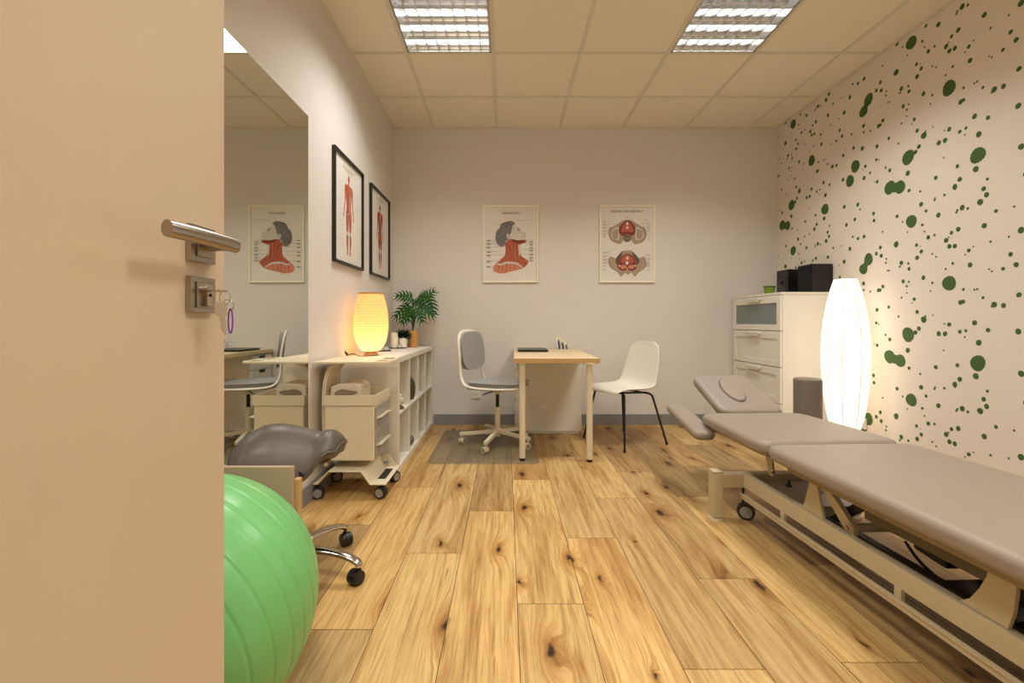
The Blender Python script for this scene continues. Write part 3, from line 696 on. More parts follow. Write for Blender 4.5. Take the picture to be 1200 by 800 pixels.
la = bpy.data.lights.new('lamp_glow', 'POINT'); la.energy = 2.4; la.color = (1, .66, .36); la.shadow_soft_size = .03
lo_ = bpy.data.objects.new('lamp_glow', la); COL.objects.link(lo_); lo_.parent = lamp; lo_.location = (0, 0, .115)
cord = MB(); cord.tube(catmull([(-.885+.0, 3.11, LZ+.004), (-.93, 3.04, LZ+.004), (-.985, 3.01, LZ+.006), (-1.03, 3.01, LZ+.02), (-1.06, 3.0, LZ+.012)], 6), .0028, 8)
cord.tube([(-1.06, 3.0, LZ+.012), (-1.068, 2.985, LZ+.03)], .008, 10); cord.tube([(-1.068, 2.985, LZ+.03), (-1.072, 2.98, LZ+.042)], .004, 8)
cord.build('power_cord', BLACK, lamp).matrix_parent_inverse = Matrix.Translation(lamp.location).inverted()

# candles and plants on the shelf
def tray(x, y, r, label):
    m = MB(); m.lathe([(r*.93, 0), (r, .004), (r*1.02, .008), (r*.97, .008), (r*.93, .004), (.0001, .004)], n=36, cap=False); m.lathe([(.0001, 0), (r*.93, 0)], n=36, cap=False)
    return tag(m.build('candle_tray', BLACK, loc=(x, y, LZ+.0005)), label, 'tray')
tray(-.965, 3.99, .078, 'round black tray under the cream pillar candles'); tray(-.985, 3.60, .062, 'round black tray beside the woven lamp')
def candle(x, y, r, h, label):
    t = thing('pillar_candle', label, 'candle', (x, y, LZ+.0052), 0, 'cream pillar candles on the shelf')
    m = MB(); m.lathe([(r*.97, 0), (r, .003), (r, h-.003), (r*.96, h), (r*.5, h-.004), (.001, h-.004)], n=28); m.build('wax_body', WAX, t)
    m = MB(); m.tube([(0, 0, h-.005), (.001, 0, h+.004), (.002, .001, h+.014)], .0013, 6); m.build('wick', WAX, t)
candle(-1.003, 4.02, .031, .135, 'tallest cream pillar candle on the black tray, at the back')
candle(-.982, 3.955, .030, .098, 'middle-height cream pillar candle in front of the tallest one')
candle(-.918, 3.985, .033, .082, 'short cream pillar candle at the right of the black tray')
candle(-1.015, 3.60, .024, .10, 'slim cream pillar candle just behind the woven lamp')
def tealight(x, y, label):
    t = thing('tealight_glass', label, 'candle holder', (x, y, LZ+.0052))
    m = MB(); m.lathe([(.016, 0), (.021, .006), (.022, .03), (.0205, .03), (.0195, .008), (.001, .005)], n=20); m.build('glass_cup', GLASSC, t)
    m = MB(); m.cyl((0, 0, .007), (0, 0, .016), .0175, n=20); m.build('tealight', WAX, t)
tealight(-.958, 3.575, 'small glass tealight holder beside the woven lamp'); tealight(-.935, 3.935, 'small glass tealight holder in front of the short candle')

t = thing('small_potted_plant', 'small dark leafy plant in a white tapered pot behind the candles', 'plant', (-.945, 4.11, LZ))
m = MB(); m.lathe([(.036, 0), (.040, .004), (.052, .095), (.048, .095), (.044, .08), (.001, .08)], n=32); m.build('pot', POTW, t)
rnd = random.Random(5); m = MB()
for i in range(110):
    a = rnd.uniform(0, 6.28); e = rnd.uniform(-.15, 1.3); L_ = rnd.uniform(.05, .105)
    d = Vector((math.cos(a)*math.cos(e), math.sin(a)*math.cos(e), math.sin(e))); b0 = Vector((.02*math.cos(a), .02*math.sin(a), .085)); tip = b0+d*L_
    if t.location.x+tip.x < XL+.008 or t.location.y+tip.y > YB-.008: continue
    side = d.cross(Vector((0, 0, 1))).normalized()*L_*.16; mid = b0+d*L_*.55+Vector((0, 0, .008))
    f = [m.bm.verts.new(v) for v in (b0, mid+side, tip, mid-side)]; m.bm.faces.new(f)
tag(m.build('foliage', LEAF2, t, smooth=False, solid=.0008), kind='stuff')

t = thing('potted_philodendron', 'tall potted plant with deeply cut green leaves in a straw basket', 'plant', (-.868, 4.165, LZ))
m = MB(); m.lathe([(.040, 0), (.046, .005), (.052, .06), (.056, .155), (.051, .155), (.049, .14), (.001, .14)], n=36); m.build('basket', BASK, t)
m = MB(); m.cyl((0, 0, .139), (0, 0, .143), .048, n=30); m.build('soil', SOIL, t)
def lobed_leaf(parent, base, tip_dir, length, droop, stem_pts):
    m = MB(); m.m(1); m.tube(catmull(stem_pts, 4), .0028, 6)
    m.m(0); D = Vector(tip_dir).normalized(); up = Vector((D.x*.35, -1, .55)).normalized(); side = D.cross(up)
    if side.length < .1: side = Vector((1, 0, 0))
    side.normalize(); nrm = side.cross(D).normalized()
    def P(u, v):        # u along midrib 0..1, v across
        return Vector(base)+D*(u*length)+side*(v*length)+nrm*(-droop*length*u*u-.35*length*v*v)
    nl = 5; length *= .92; bm = m.bm
    for s in (-1, 1):
        for i in range(nl):
            u = (i+.3)/nl; wl = .40*math.sin(math.pi*(.20+.70*u))**.7; hwid_ = .36/nl
            prev = None
            spine = [bm.verts.new(P(u-hwid_*1.4, 0)), bm.verts.new(P(u+hwid_*1.4, 0))]
            prev = spine
            for q, hw_ in ((.35, .95), (.7, .85), (.92, .5)):
                uu = u+.30*q*q*(.6+.5*u)
                a_ = bm.verts.new(P(uu-hwid_*hw_, s*wl*q)); b_ = bm.verts.new(P(uu+hwid_*hw_, s*wl*q))
                f = bm.faces.new((prev[0], a_, b_, prev[1]) if s > 0 else (prev[1], b_, a_, prev[0])); f.material_index = 0; prev = (a_, b_)
            tip = bm.verts.new(P(u+.34*(.6+.5*u), s*wl*1.05)); f = bm.faces.new((prev[0], tip, prev[1])); f.material_index = 0
    tipf = [bm.verts.new(v) for v in (P(.9, -.05), P(1.16, 0), P(.9, .05))]; bm.faces.new(tipf).material_index = 0
    return m.build('leaf', [LEAF, STEMG], parent, smooth=False, solid=.0012)
specs = [  # leaf base (local x,y,z), direction, length
    ((.0, -.02, .475), (-.95, -.1, .12), .165), ((-.03, -.03, .40), (-.75, -.15, -.55), .19), ((-.01, -.05, .36), (-.55, -.3, -.75), .17),
    ((.01, -.03, .40), (.55, -.3, .35), .13), ((.04, -.02, .43), (.75, -.1, -.35), .16), ((.09, .0, .44), (.75, -.1, .65), .15), ((.15, .0, .48), (.25, -.1, -.95), .18),
    ((.06, -.04, .37), (.80, -.2, -.30), .18), ((.04, -.05, .36), (.45, -.3, -.75), .15), ((-.01, -.05, .38), (-.15, -.35, -.9), .15), ((.02, -.03, .42), (-.5, -.2, .2), .12), ((.06, .0, .46), (.3, -.1, .3), .09)]
for b0, d, l in specs:
    b0v = Vector(b0); lobed_leaf(t, b0v, d, l, .28, [(0, 0, .14), tuple(Vector((b0v.x*.35, b0v.y*.4, .14+(b0v.z-.14)*.6))), b0])

# ------------------------------------------------------------------ rolling treatment trolley
tr = thing('rolling_trolley', 'cream steel rolling trolley with a drawer box under a slim top tray', 'trolley', (-.88, 2.69, 0))
def L3(x, y, z): return (x+.88, y-2.69, z)
def bb(m, x0, x1, y0, y1, z0, z1, bev=0, seg=2): return m.bb(x0+.88, x1+.88, y0-2.69, y1-2.69, z0, z1, bev, seg)
def sheet(path, w0, w1, th, name, mt, parent):   # folded sheet: path of (x,z), extruded along y
    m = MB(); n = len(path); V = []
    for (x, z) in path: V.append((m.bm.verts.new(L3(x, w0, z)), m.bm.verts.new(L3(x, w1, z))))
    for a, b in zip(V, V[1:]): m.bm.faces.new((a[0], b[0], b[1], a[1]))
    return m.build(name, mt, parent, smooth=False, solid=th, bev=.001)
base = sheet([(-1.085, .088), (-1.06, .088), (-1.0, .158), (-.815, .158), (-.765, .086), (-.675, .086)], 2.515, 2.86, .006, 'base_plate', CREAM, tr)
m = MB(); m.prism([(0, 0), (.10, 0), (.05, .075), (.0, .06)], Matrix.Translation(L3(-.79, 2.835, .09)) @ Euler((R(90), 0, 0)).to_matrix().to_4x4(), .006)
m.build('side_flap', CREAM, tr)
m = MB(); bb(m, -.745, -.70, 2.60, 2.78, .0895, .0905); m.build('foot_slot', DARK, tr)
# column: curved upright against the wall side carrying the top plate
m = MB(); cp = [(-1.045, .16), (-1.055, .35), (-1.06, .50), (-1.055, .62), (-1.04, .70), (-1.01, .745), (-.97, .762)]
V = [(m.bm.verts.new(L3(x, 2.60, z)), m.bm.verts.new(L3(x, 2.80, z))) for x, z in [(p.x, p.z) for p in catmull([(x, 0, z) for x, z in cp], 5)]]
for a, b in zip(V, V[1:]): m.bm.faces.new((a[0], b[0], b[1], a[1]))
m.build('column', CREAM, tr, solid=.022, bev=.002)
m = MB(); bb(m, -1.05, -.95, 2.66, 2.74, .44, .48, .003); m.build('bracket', CREAM, tr); m = MB(); bb(m, -1.05, -.95, 2.66, 2.74, .25, .29, .003); m.build('bracket', CREAM, tr)
# top plate with two hand cut-outs at its free end
m = MB(); zt = .768
xs = [-1.085, -.78, -.745, -.70, -.668]
pl = smoothed([(-1.088, 2.53), (-.90, 2.53), (-.76, 2.525), (-.70, 2.53), (-.668, 2.60), (-.668, 2.80), (-.70, 2.87), (-.80, 2.88), (-1.088, 2.88)], 1)
out = [(x+.88, y-2.69) for x, y in [(-1.088, 2.53), (-.80, 2.53), (-.72, 2.53), (-.69, 2.545), (-.672, 2.58), (-.668, 2.70), (-.672, 2.82), (-.69, 2.86), (-.72, 2.875), (-.80, 2.88), (-1.088, 2.88)]]
bm = m.bm; h1 = [(x+.88, y-2.69) for x, y in [(-.765, 2.56), (-.695, 2.57), (-.685, 2.67), (-.75, 2.68)]]; h2 = [(x+.88, y-2.69) for x, y in [(-.75, 2.72), (-.685, 2.73), (-.695, 2.84), (-.765, 2.85)]]
es = []
for loop in (out, h1, h2):
    vs = [bm.verts.new((x, y, zt)) for x, y in loop]
    for i in range(len(vs)): es.append(bm.edges.new((vs[i], vs[(i+1) % len(vs)])))
bmesh.ops.triangle_fill(bm, edges=es, use_beauty=True)
top = m.build('top_tray', CREAM, tr, smooth=False, solid=.012, bev=.002)
# drawer box
m = MB(); bb(m, -1.035, -.752, 2.55, 2.87, .208, .526, .008, 3); box = m.build('drawer_box', CREAM, tr)
m = MB()
bb(m, -1.042, -.745, 2.543, 2.549+.004, .523, .582, .002); bb(m, -1.042, -.745, 2.873, 2.878, .523, .582, .002); bb(m, -1.042, -1.036, 2.547, 2.873, .523, .582, .002); bb(m, -.751, -.745, 2.547, 2.873, .523, .582, .002); bb(m, -1.036, -.751, 2.547, 2.873, .523, .532)
m.build('storage_tray', CREAM, tr)
for z0, z1 in ((.378, .508), (.222, .366)):
    m = MB(); bb(m, -.752, -.744, 2.562, 2.858, z0, z1, .003); d = m.build('drawer', GREYD, tr)
    zc = z0+.065
    m = MB(); m.prism([(0, 0), (.030, .008), (.031, .012), (0, .005)], Matrix(((1, 0, 0, -.744+.88), (0, 0, 1, -.115), (0, 1, 0, zc), (0, 0, 0, 1))), .23)
    m.build('handle', CREAM, d)
def caster(x, y, ang, r=.034, body=DARK, wheel=WGREY, parent=None, hz=.085, loc=None):
    loc = loc or (lambda a, b, c: (a, b, c))
    X = Vector(loc(x, y, 0)); d = Vector((math.cos(ang), math.sin(ang), 0)); n = Vector((-d.y, d.x, 0))
    m = MB(); m.cyl(X+Vector((0, 0, r*1.6)), X+Vector((0, 0, hz)), .006, n=10)
    c = X-d*.012+Vector((0, 0, r))
    m.cyl(c-n*.007, c+n*.007, r*1.05, n=24); m.box(tuple(c+Vector((0, 0, r*.55))+d*.006), (.03, .022, r), Euler((0, 0, ang)).to_matrix().to_4x4(), .004)
    o = m.build('caster', body, parent)
    m = MB()
    for s in (-1, 1):
        m.m(0); m.cyl(c+n*s*.008, c+n*s*.021, r, n=28); m.m(1); m.cyl(c+n*s*.0205, c+n*s*.0225, r*.72, n=24)
    m.build('wheel', [body, wheel], o); return o
for x, y, a in ((-1.055, 2.545, 12), (-.70, 2.545, -14), (-.695, 2.82, 60), (-1.05, 2.82, 20)): caster(x, y, R(a), .033, parent=tr, loc=L3)
m = MB(); bb(m, -.765, -.735, 2.80, 2.815, .118, .126); m.build('logo_mark', BLUEI, tr)
# paper towels lying in the trolley's tray
t = thing('paper_towel_stack', 'folded stack of beige paper towels in the tray of the trolley', 'paper towels', (-.935, 2.70, .5325))
m = MB(); m.prism([(-.085, 0), (.085, 0), (.09, .05), (.082, .095), (.05, .108), (-.05, .104), (-.085, .09), (-.09, .04)], Matrix(((1, 0, 0, 0), (0, 0, 1, -.09), (0, 1, 0, 0), (0, 0, 0, 1))), .19)
m.build('towel_stack', TISSUE, t, bev=.006)
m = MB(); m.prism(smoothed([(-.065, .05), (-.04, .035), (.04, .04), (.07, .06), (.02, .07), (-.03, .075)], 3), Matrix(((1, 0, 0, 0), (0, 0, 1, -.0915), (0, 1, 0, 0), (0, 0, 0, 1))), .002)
m.build('painted_opening_shade', mat('towel_shadow', (150, 132, 108), .9), t)  # shade inside the opening, painted as a darker plate on the stack

# ------------------------------------------------------------------ saddle stool
st = thing('saddle_stool', 'dark grey saddle stool with a polished chrome star base', 'stool', (-.850, 1.76, 0))
def cr(tab, x):
    P = catmull([(a, b, 0) for a, b in tab], 12)
    for a, b in zip(P, P[1:]):
        if x <= b.x+1e-9: return a.y+(b.y-a.y)*max(0, min(1, (x-a.x)/max(1e-9, b.x-a.x)))
    return P[-1].y
m = MB(); nu, nv = 40, 28
cen = [(-1, .515), (-.85, .553), (-.5, .592), (-.15, .600), (.25, .585), (.58, .570), (.78, .578), (.90, .566), (1, .528)]
drop = [(-1, .02), (-.8, .085), (-.4, .155), (0, .178), (.3, .168), (.6, .125), (.8, .078), (.92, .040), (1, .012)]
wid = [(-1, .05), (-.95, .085), (-.8, .145), (-.5, .185), (0, .185), (.4, .160), (.7, .130), (.88, .110), (.96, .09), (1, .065)]
def srow(s, off=0):
    hw = cr(wid, s); zc = cr(cen, s); d = cr(drop, s); row = []
    for j in range(nv+1):
        q = -1+2*j/nv
        row.append((.202*s*(1-.02*off), q*hw*(1-.10*abs(q)**3)*(1-.04*off), zc-d*abs(q)**1.8-off*(.026+.03*(1-abs(q)**4))))
    return row
lay = []
for off in (0, 1):
    rows = [[m.bm.verts.new(p) for p in srow(-1+2*i/nu, off)] for i in range(nu+1)]; lay.append(rows)
    for a, b in zip(rows, rows[1:]):
        for j in range(nv): m.bm.faces.new((a[j], b[j], b[j+1], a[j+1]))
ring_ = lambda r: r[0]+[r[i][nv] for i in range(1, nu+1)]+r[nu][-2::-1]+[r[i][0] for i in range(nu-1, 0, -1)]
ra, rb = ring_(lay[0]), ring_(lay[1])
for i in range(len(ra)): m.bm.faces.new((ra[i-1], ra[i], rb[i], rb[i-1]))
seat = m.build('seat', LEATHD, st, angle=80)
md = seat.modifiers.new('smooth', 'SUBSURF'); md.levels = 1; md.render_levels = 1
m = MB(); edge = [srow(-1+2*i/nu)[0] for i in range(nu+1)]+[srow(1)[j] for j in range(1, nv)]+[srow(-1+2*i/nu)[nv] for i in range(nu, -1, -1)]+[srow(-1)[j] for j in range(nv-1, 0, -1)]
m.tube([(x*1.004, y*1.01, z-.006) for x, y, z in edge], .004, 8, closed=True); m.build('seat_piping', LEATHD, st)
m = MB(); m.cyl((0, 0, .10), (0, 0, .30), .025, n=24); m.cyl((0, 0, .30), (0, 0, .47), .014, n=20); m.build('gas_column', CHROME, st)
m = MB(); m.bb(-.09, .09, -.06, .06, .475, .50, .006); m.tube([(.02, -.03, .465), (.10, -.13, .45), (.12, -.15, .45)], .005, 8); m.build('seat_plate', BLACKM, st)
m = MB(); m.lathe([(.04, .075), (.045, .08), (.04, .12), (.028, .135)], n=28); m.build('base_hub', CHROME, st)
def star_arm(a, parent, mt, Lr=.285):
    m = MB(); d = Vector((math.cos(a), math.sin(a), 0))
    pts = [d*.03+Vector((0, 0, .10)), d*.10+Vector((0, 0, .112)), d*.18+Vector((0, 0, .108)), d*(Lr-.04)+Vector((0, 0, .095)), d*Lr+Vector((0, 0, .075)), d*(Lr+.004)+Vector((0, 0, .062))]
    m.tube(catmull(pts, 4), [.022]*4+[.019]*4+[.017]*4+[.017]*4+[.016]*4+[.015], 14, sx=.7, sy=1.15)
    o = m.build('base_leg', mt, parent, angle=60)
    return o
for k in range(5):
    a = R(-8+72*k)
    o_ = star_arm(a, st, CHROME); caster(math.cos(a)*.285, math.sin(a)*.285, a+R(70), .027, BLACK, BLACK, parent=st, hz=.07)

# ------------------------------------------------------------------ beige panel behind the ball
t = thing('upholstered_panel', 'beige leatherette panel on wooden legs standing behind the green ball', 'panel', (-.89, 1.42, 0))
m = MB(); m.bb(-.200, .222, -.018, .0, .14, .546, .004); m.build('panel', LEATHB, t)
for x in (-.19, .226):
    m = MB(); m.bb(x-.012, x+.007, .001, .026, 0, .50, .002); m.build('wooden_leg', OAKL, t)

# ------------------------------------------------------------------ green exercise ball
RB = .31
m = MB(); ns, nr = 96, 300; rings = []
groove = [12, 24, 36, 46, 56, 66, 76, 86, 94, 104, 114, 124, 134, 144, 156, 168]
for i in range(nr+1):
    th = math.pi*i/nr; deg = math.degrees(th)
    dd = min(abs(deg-g_) for g_ in groove); r = RB-(.0030*math.exp(-(dd/.55)**2))
    rings.append([m.bm.verts.new((r*math.sin(th)*math.cos(2*math.pi*k/ns), r*math.sin(th)*math.sin(2*math.pi*k/ns), r*math.cos(th))) for k in range(ns)] if 0 < i < nr else [m.bm.verts.new((0, 0, r*math.cos(th)))])
for A, B in zip(rings, rings[1:]):
    for k in range(ns):
        if len(A) == 1: m.bm.faces.new((A[0], B[k], B[(k+1) % ns]))
        elif len(B) == 1: m.bm.faces.new((A[k], B[0], A[(k+1) % ns]))
        else: m.bm.faces.new((A[k], B[k], B[(k+1) % ns], A[(k+1) % ns]))
tag(m.build('exercise_ball', GBALL, loc=(-.785, 1.075, RB+.002), rot=(R(100), 0, R(-8)), angle=80), 'large green ribbed exercise ball behind the open door', 'exercise ball')

# ------------------------------------------------------------------ desk, drawer unit, laptop, pens
dk = thing('desk', 'narrow desk with a pale wood top and round cream legs', 'desk', (.372, 3.77, 0), R(-1.0))
m = MB(); m.bb(-.305, .305, -.59, .585, .706, .740, .002); m.build('tabletop', BIRCH, dk)
m = MB(); m.bb(-.306, .306, -.591, -.5895, .7065, .7395); m.build('edge_band', OAKL, dk)
for x, y in ((-.245, -.54), (.235, -.56), (-.25, .52), (.25, .52)):
    m = MB(); m.cyl((x, y, .02), (x, y, .706), .0215, .0235, n=24); m.cyl((x, y, .698), (x, y, .706), .045, n=24); lg = m.build('leg', CREAM, dk)
    m = MB(); m.cyl((x, y, 0), (x, y, .02), .020, n=20); m.build('leg_foot', BLACK, lg)
du = thing('drawer_unit', 'white drawer unit with cut-out drawer grips under the back of the desk', 'drawer unit', (.370, 4.17, 0))
m = MB(); m.bb(-.27, .305, -.17, .17, .025, .699, .002); m.bb(-.25, .29, -.15, .15, 0, .025); m.build('body', WHITE, du)
for k in range(5):
    z0 = .035+k*.132
    m = MB(); m.bb(-.288, -.271, -.166, .166, z0, z0+.126, .002); d = m.build('drawer_front', WHITE, du)
    m = MB(); m.bb(-.2895, -.2875, -.05, .05, z0+.10, z0+.126); m.build('grip_recess', BLACK, d)
lp = thing('laptop', 'closed black laptop lying on the desk', 'laptop', (.235, 4.02, .7402))
m = MB(); m.bb(-.13, .13, -.16, .16, .002, .012, .003); m.build('laptop_base', BLACK, lp); m = MB(); m.bb(-.13, .13, -.16, .16, .0125, .019, .003); m.build('laptop_lid', mat('dark_grey_shell', (40, 38, 38), .35), lp)
for x, y in ((-.1, -.14), (.1, .14)): pass
m = MB(); [m.cyl((x, y, 0), (x, y, .003), .008, n=12) for x in (-.1, .1) for y in (-.13, .13)]; m.build('rubber_feet', DARK, lp)
ph = thing('pen_stand', 'clear acrylic tiered pen stand at the back of the desk', 'pen stand', (.535, 4.27, .7402))
m = MB(); m.bb(-.055, .055, -.035, .035, 0, .004)
for k in range(4):
    m.box((-.045+.03*k, 0, .035-.006*k), (.003, .07, .07-.012*k))
m.bb(-.055, .055, .032, .035, .004, .07); m.build('acrylic_stand', ACRYL, ph, smooth=False)
for k in range(6):
    x = -.046+.018*k; z = .125-.012*k
    pn = thing('pen', ['tallest pen in the clear stand, at its left end', 'second tallest pen in the clear stand', 'pen of middle height in the clear stand, left of centre', 'pen of middle height in the clear stand, right of centre', 'second shortest pen in the clear stand', 'shortest pen in the clear stand, at its right end'][k], 'pen', (.535+x, 4.265, .7446), 0, 'pens in the acrylic stand')
    m = MB(); m.cyl((0, -.012, 0), (-.006, .012, z-.03), .0055, n=10); m.build('barrel', BLACK if k in (1, 3, 5) else WHITEP, pn)
    m = MB(); m.cyl((-.006, .0122, z-.03), (-.009, .016, z), .0065, n=10); m.build('cap', WAX, pn)

# ------------------------------------------------------------------ office chair
oc = thing('office_chair', 'white swivel office chair with grey padding at the desk', 'chair', (-.07, 3.68, .003), R(-25))
def seat_w(x): return .20 if x < .1 else .20-.35*(x-.1)**1
path_half = [(.225, .10, .474), (.19, .165, .474), (.10, .198, .472), (0, .203, .470), (-.12, .198, .472), (-.195, .190, .490), (-.235, .183, .545), (-.245, .183, .63), (-.245, .188, .72), (-.258, .180, .81), (-.272, .150, .882), (-.282, .08, .912)]
loop = path_half+[(-.284, 0, .917)]+[(x, -y, z) for x, y, z in path_half[::-1]]+[(.238, 0, .474)]
m = MB(); m.tube(catmull(loop, 5, True), .0125, 12, closed=True, sx=1.35, sy=.75, up=(0, 1, 0)); m.build('frame', WHITEP, oc, angle=60)
m = MB(); ol = smoothed([(.235, 0), (.225, .11), (.19, .165), (.10, .192), (0, .196), (-.12, .19), (-.19, .165), (-.205, 0), (-.19, -.165), (-.12, -.19), (0, -.196), (.10, -.192), (.19, -.165), (.225, -.11)][::-1], 3)
pad_mesh(m, ol, .458, .478, .008); m.build('seat_shell', WHITEP, oc)
m = MB(); pad_mesh(m, [(x*.985+.004, y*.95) for x, y in ol], .474, .512, .018); m.build('seat', FABG, oc, angle=70)
m = MB(); ob = smoothed([(.172, .0), (.170, .06), (.150, .115), (.10, .142), (0, .150), (-.10, .142), (-.150, .115), (-.170, .06), (-.172, 0), (-.165, -.07), (-.13, -.112), (-.07, -.128), (0, -.132), (.07, -.128), (.13, -.112), (.165, -.07)], 3)
Mb = Matrix.Translation((-.243, 0, .748)) @ Euler((0, R(-6), 0)).to_matrix().to_4x4() @ Matrix(((0, 0, 1, 0), (1, 0, 0, 0), (0, 1, 0, 0), (0, 0, 0, 1)))
pad_mesh(m, ob[::-1], -.02, .022, .018, Mb); m.build('backrest', FABG, oc, angle=70)
m = MB(); m.lathe([(.022, .405), (.03, .425), (.07, .452), (.075, .459)], n=24); m.bb(-.09, .09, -.05, .05, .447, .459, .004); m.build('seat_mount', WHITEP, oc)
m = MB(); m.tube([(0, -.03, .435), (-.04, -.12, .425), (-.055, -.15, .415)], .005, 8); m.build('height_lever', BLACKM, oc)
m = MB(); m.cyl((0, 0, .29), (0, 0, .415), .014, n=20); m.build('gas_lift', BLACK, oc)
m = MB(); m.cyl((0, 0, .06), (0, 0, .30), .022, n=24); m.lathe([(.035, .085), (.035, .115), (.024, .125)], n=24); m.build('column', CREAM, oc)
for k in range(5):
    a = R(-106+72*k+25); d = Vector((math.cos(a), math.sin(a), 0))
    m = MB(); mid = d*.165+Vector((0, 0, .090)); m.box(tuple(mid), (.29, .034, .026), Euler((0, R(4), a)).to_matrix().to_4x4(), .004); m.build('base_leg', CREAM, oc)
    caster(math.cos(a)*.295, math.sin(a)*.295, a+R(60), .024, CREAM, WGREY, parent=oc, hz=.08)

# clear mat under the chair
m = MB(); m.prism(rrect(.80, .98, .05, cx=-.16, cy=3.64), Matrix.Translation((0, 0, .0006)), .0022)
tag(m.build('chair_mat', MATCLEAR), 'transparent grey chair mat on the oak floor under the office chair', 'mat')

# wall socket
def socket(M, label):
    t = thing('wall_socket', label, 'socket'); t.matrix_world = M
    m = MB(); m.prism(rrect(.085, .083, .006), Matrix.Translation((0, 0, 0)), .009); m.build('cover_plate', WHITEP, t)
    m = MB(); m.cyl((0, 0, .009), (0, 0, .0115), .033, n=28, caps=True); m.build('socket_ring', WHITE, t)
    m = MB(); [m.cyl((x, 0, .0115), (x, 0, .0122), .004, n=10) for x in (-.01, .01)]; m.build('socket_holes', BLACK, t)
socket(face_M(-.292, YB-.0005, .296), 'white power socket low on the back wall behind the office chair')

# ------------------------------------------------------------------ visitor chair
vc = thing('visitor_chair', 'white moulded shell chair on black steel legs right of the desk', 'chair', (.99, 3.755, 0), R(180+29))
prof = [(.235, .428), (.222, .450), (.16, .458), (.08, .450), (0, .440), (-.09, .436), (-.155, .450), (-.19, .490), (-.208, .56), (-.225, .65), (-.240, .74), (-.250, .80), (-.252, .832)]
hwid = [.165, .185, .200, .208, .212, .212, .208, .203, .197, .188, .172, .145, .085]
lift = [0, .002, .008, .014, .02, .026, .03, .03, .024, .018, .012, .006, 0]
m = MB(); rows = []
PP = catmull([(x, 0, z) for x, z in prof], 4); HH = catmull([(a, b, 0) for a, b in zip(hwid, lift)], 4)
for i, (p_, h_) in enumerate(zip(PP, HH)):
    t0 = PP[min(i+1, len(PP)-1)]-PP[max(i-1, 0)]; t0.normalize(); nrm = Vector((t0.z, 0, -t0.x))   # toward the sitter
    row = []
    for j in range(17):
        q = -1+j/8; row.append(m.bm.verts.new(Vector((p_.x, q*h_.x, p_.z))+nrm*(abs(q)**2.4*h_.y*1.3)))
    rows.append(row)
for a, b in zip(rows, rows[1:]):
    for j in range(16): m.bm.faces.new((a[j], b[j], b[j+1], a[j+1]))
m.build('seat_shell', WHITEP, vc, angle=80, solid=.011)
m = MB(); m.tube([(.14, -.14, .428), (.14, .14, .428)], .008, 8); m.tube([(-.12, -.14, .412), (-.12, .14, .412)], .008, 8); m.tube([(.14, .10, .428), (-.12, .10, .412)], .008, 8); m.tube([(.14, -.10, .428), (-.12, -.10, .412)], .008, 8); m.build('under_frame', BLACKM, vc)
for sx, sy, fx, fy in ((1, 1, .23, .245), (1, -1, .23, -.245), (-1, 1, -.23, .245), (-1, -1, -.23, -.245)):
    z_ = .428 if sx > 0 else .412; x_ = .14 if sx > 0 else -.12
    pts = catmull([(x_, sy*.08, z_), (x_+sx*.01, sy*.14, z_), (x_+sx*.02, sy*.168, z_-.014), (x_+sx*.03, sy*.18, z_-.05), (fx, fy, .01)], 5)
    m = MB(); m.tube(pts, .0085, 10); m.cyl((fx, fy, 0), (fx-sx*.001, fy, .02), .010, n=12); m.build('leg', BLACKM, vc)

# ------------------------------------------------------------------ treatment table
tt = thing('treatment_table', 'long grey padded treatment table on a beige steel lifting frame', 'treatment table', (1.435, 1.95, 0), R(2))
ZT, TH = .475, .062
def fillet(pts, rad, k=5):
    n = len(pts); out = []
    for i in range(n):
        p = Vector(pts[i]); a = (Vector(pts[i-1])-p); b = (Vector(pts[(i+1) % n])-p); r = rad[i] if isinstance(rad, (list, tuple)) else rad
        r = min(r, a.length*.49, b.length*.49); A = p+a.normalized()*r; B = p+b.normalized()*r
        for q in range(k+1):
            s = q/k; out.append(tuple(A*(1-s)**2+p*2*s*(1-s)+B*s*s))
    return out
m = MB(); pad_mesh(m, fillet([(-.328, -.004), (-.328, -1.22), (.328, -1.22), (.328, -.004)][::1], [.07, .05, .05, .07], 8)[::1], ZT-TH, ZT, .026); 
m.build('main_pad', LEATH, tt, angle=70)
m = MB(); pad_mesh(m, fillet([(-.30, .655), (-.325, .012), (.325, .012), (.30, .655)], [.09, .07, .07, .09], 8), ZT-TH, ZT, .026); m.build('middle_pad', LEATH, tt, angle=70)
Mh = Matrix.Translation((.005, .70, ZT-.055)) @ Euler((R(27), 0, 0)).to_matrix().to_4x4()
m = MB(); pad_mesh(m, fillet([(-.180, .40), (-.150, .0), (.235, .0), (.178, .40)], [.08, .07, .06, .08], 8), .0, .06, .026, Mh); hp = m.build('head_pad', LEATH, tt, angle=70)
m = MB(); pad_mesh(m, blob(.010, .215, .060, .118, 32), .040, .073, .012, Mh); pg_ = m.build('face_plug', LEATH, hp, angle=70)
m = MB(); m.tube([tuple(Mh @ Vector((x, y, .0605))) for x, y in blob(.010, .215, .0625, .1205, 40)], .0022, 6, closed=True); m.build('plug_seam', LEATHD, pg_)
Ma = Matrix.Translation((-.318, .545, .345)) @ Euler((R(12), 0, R(2))).to_matrix().to_4x4()
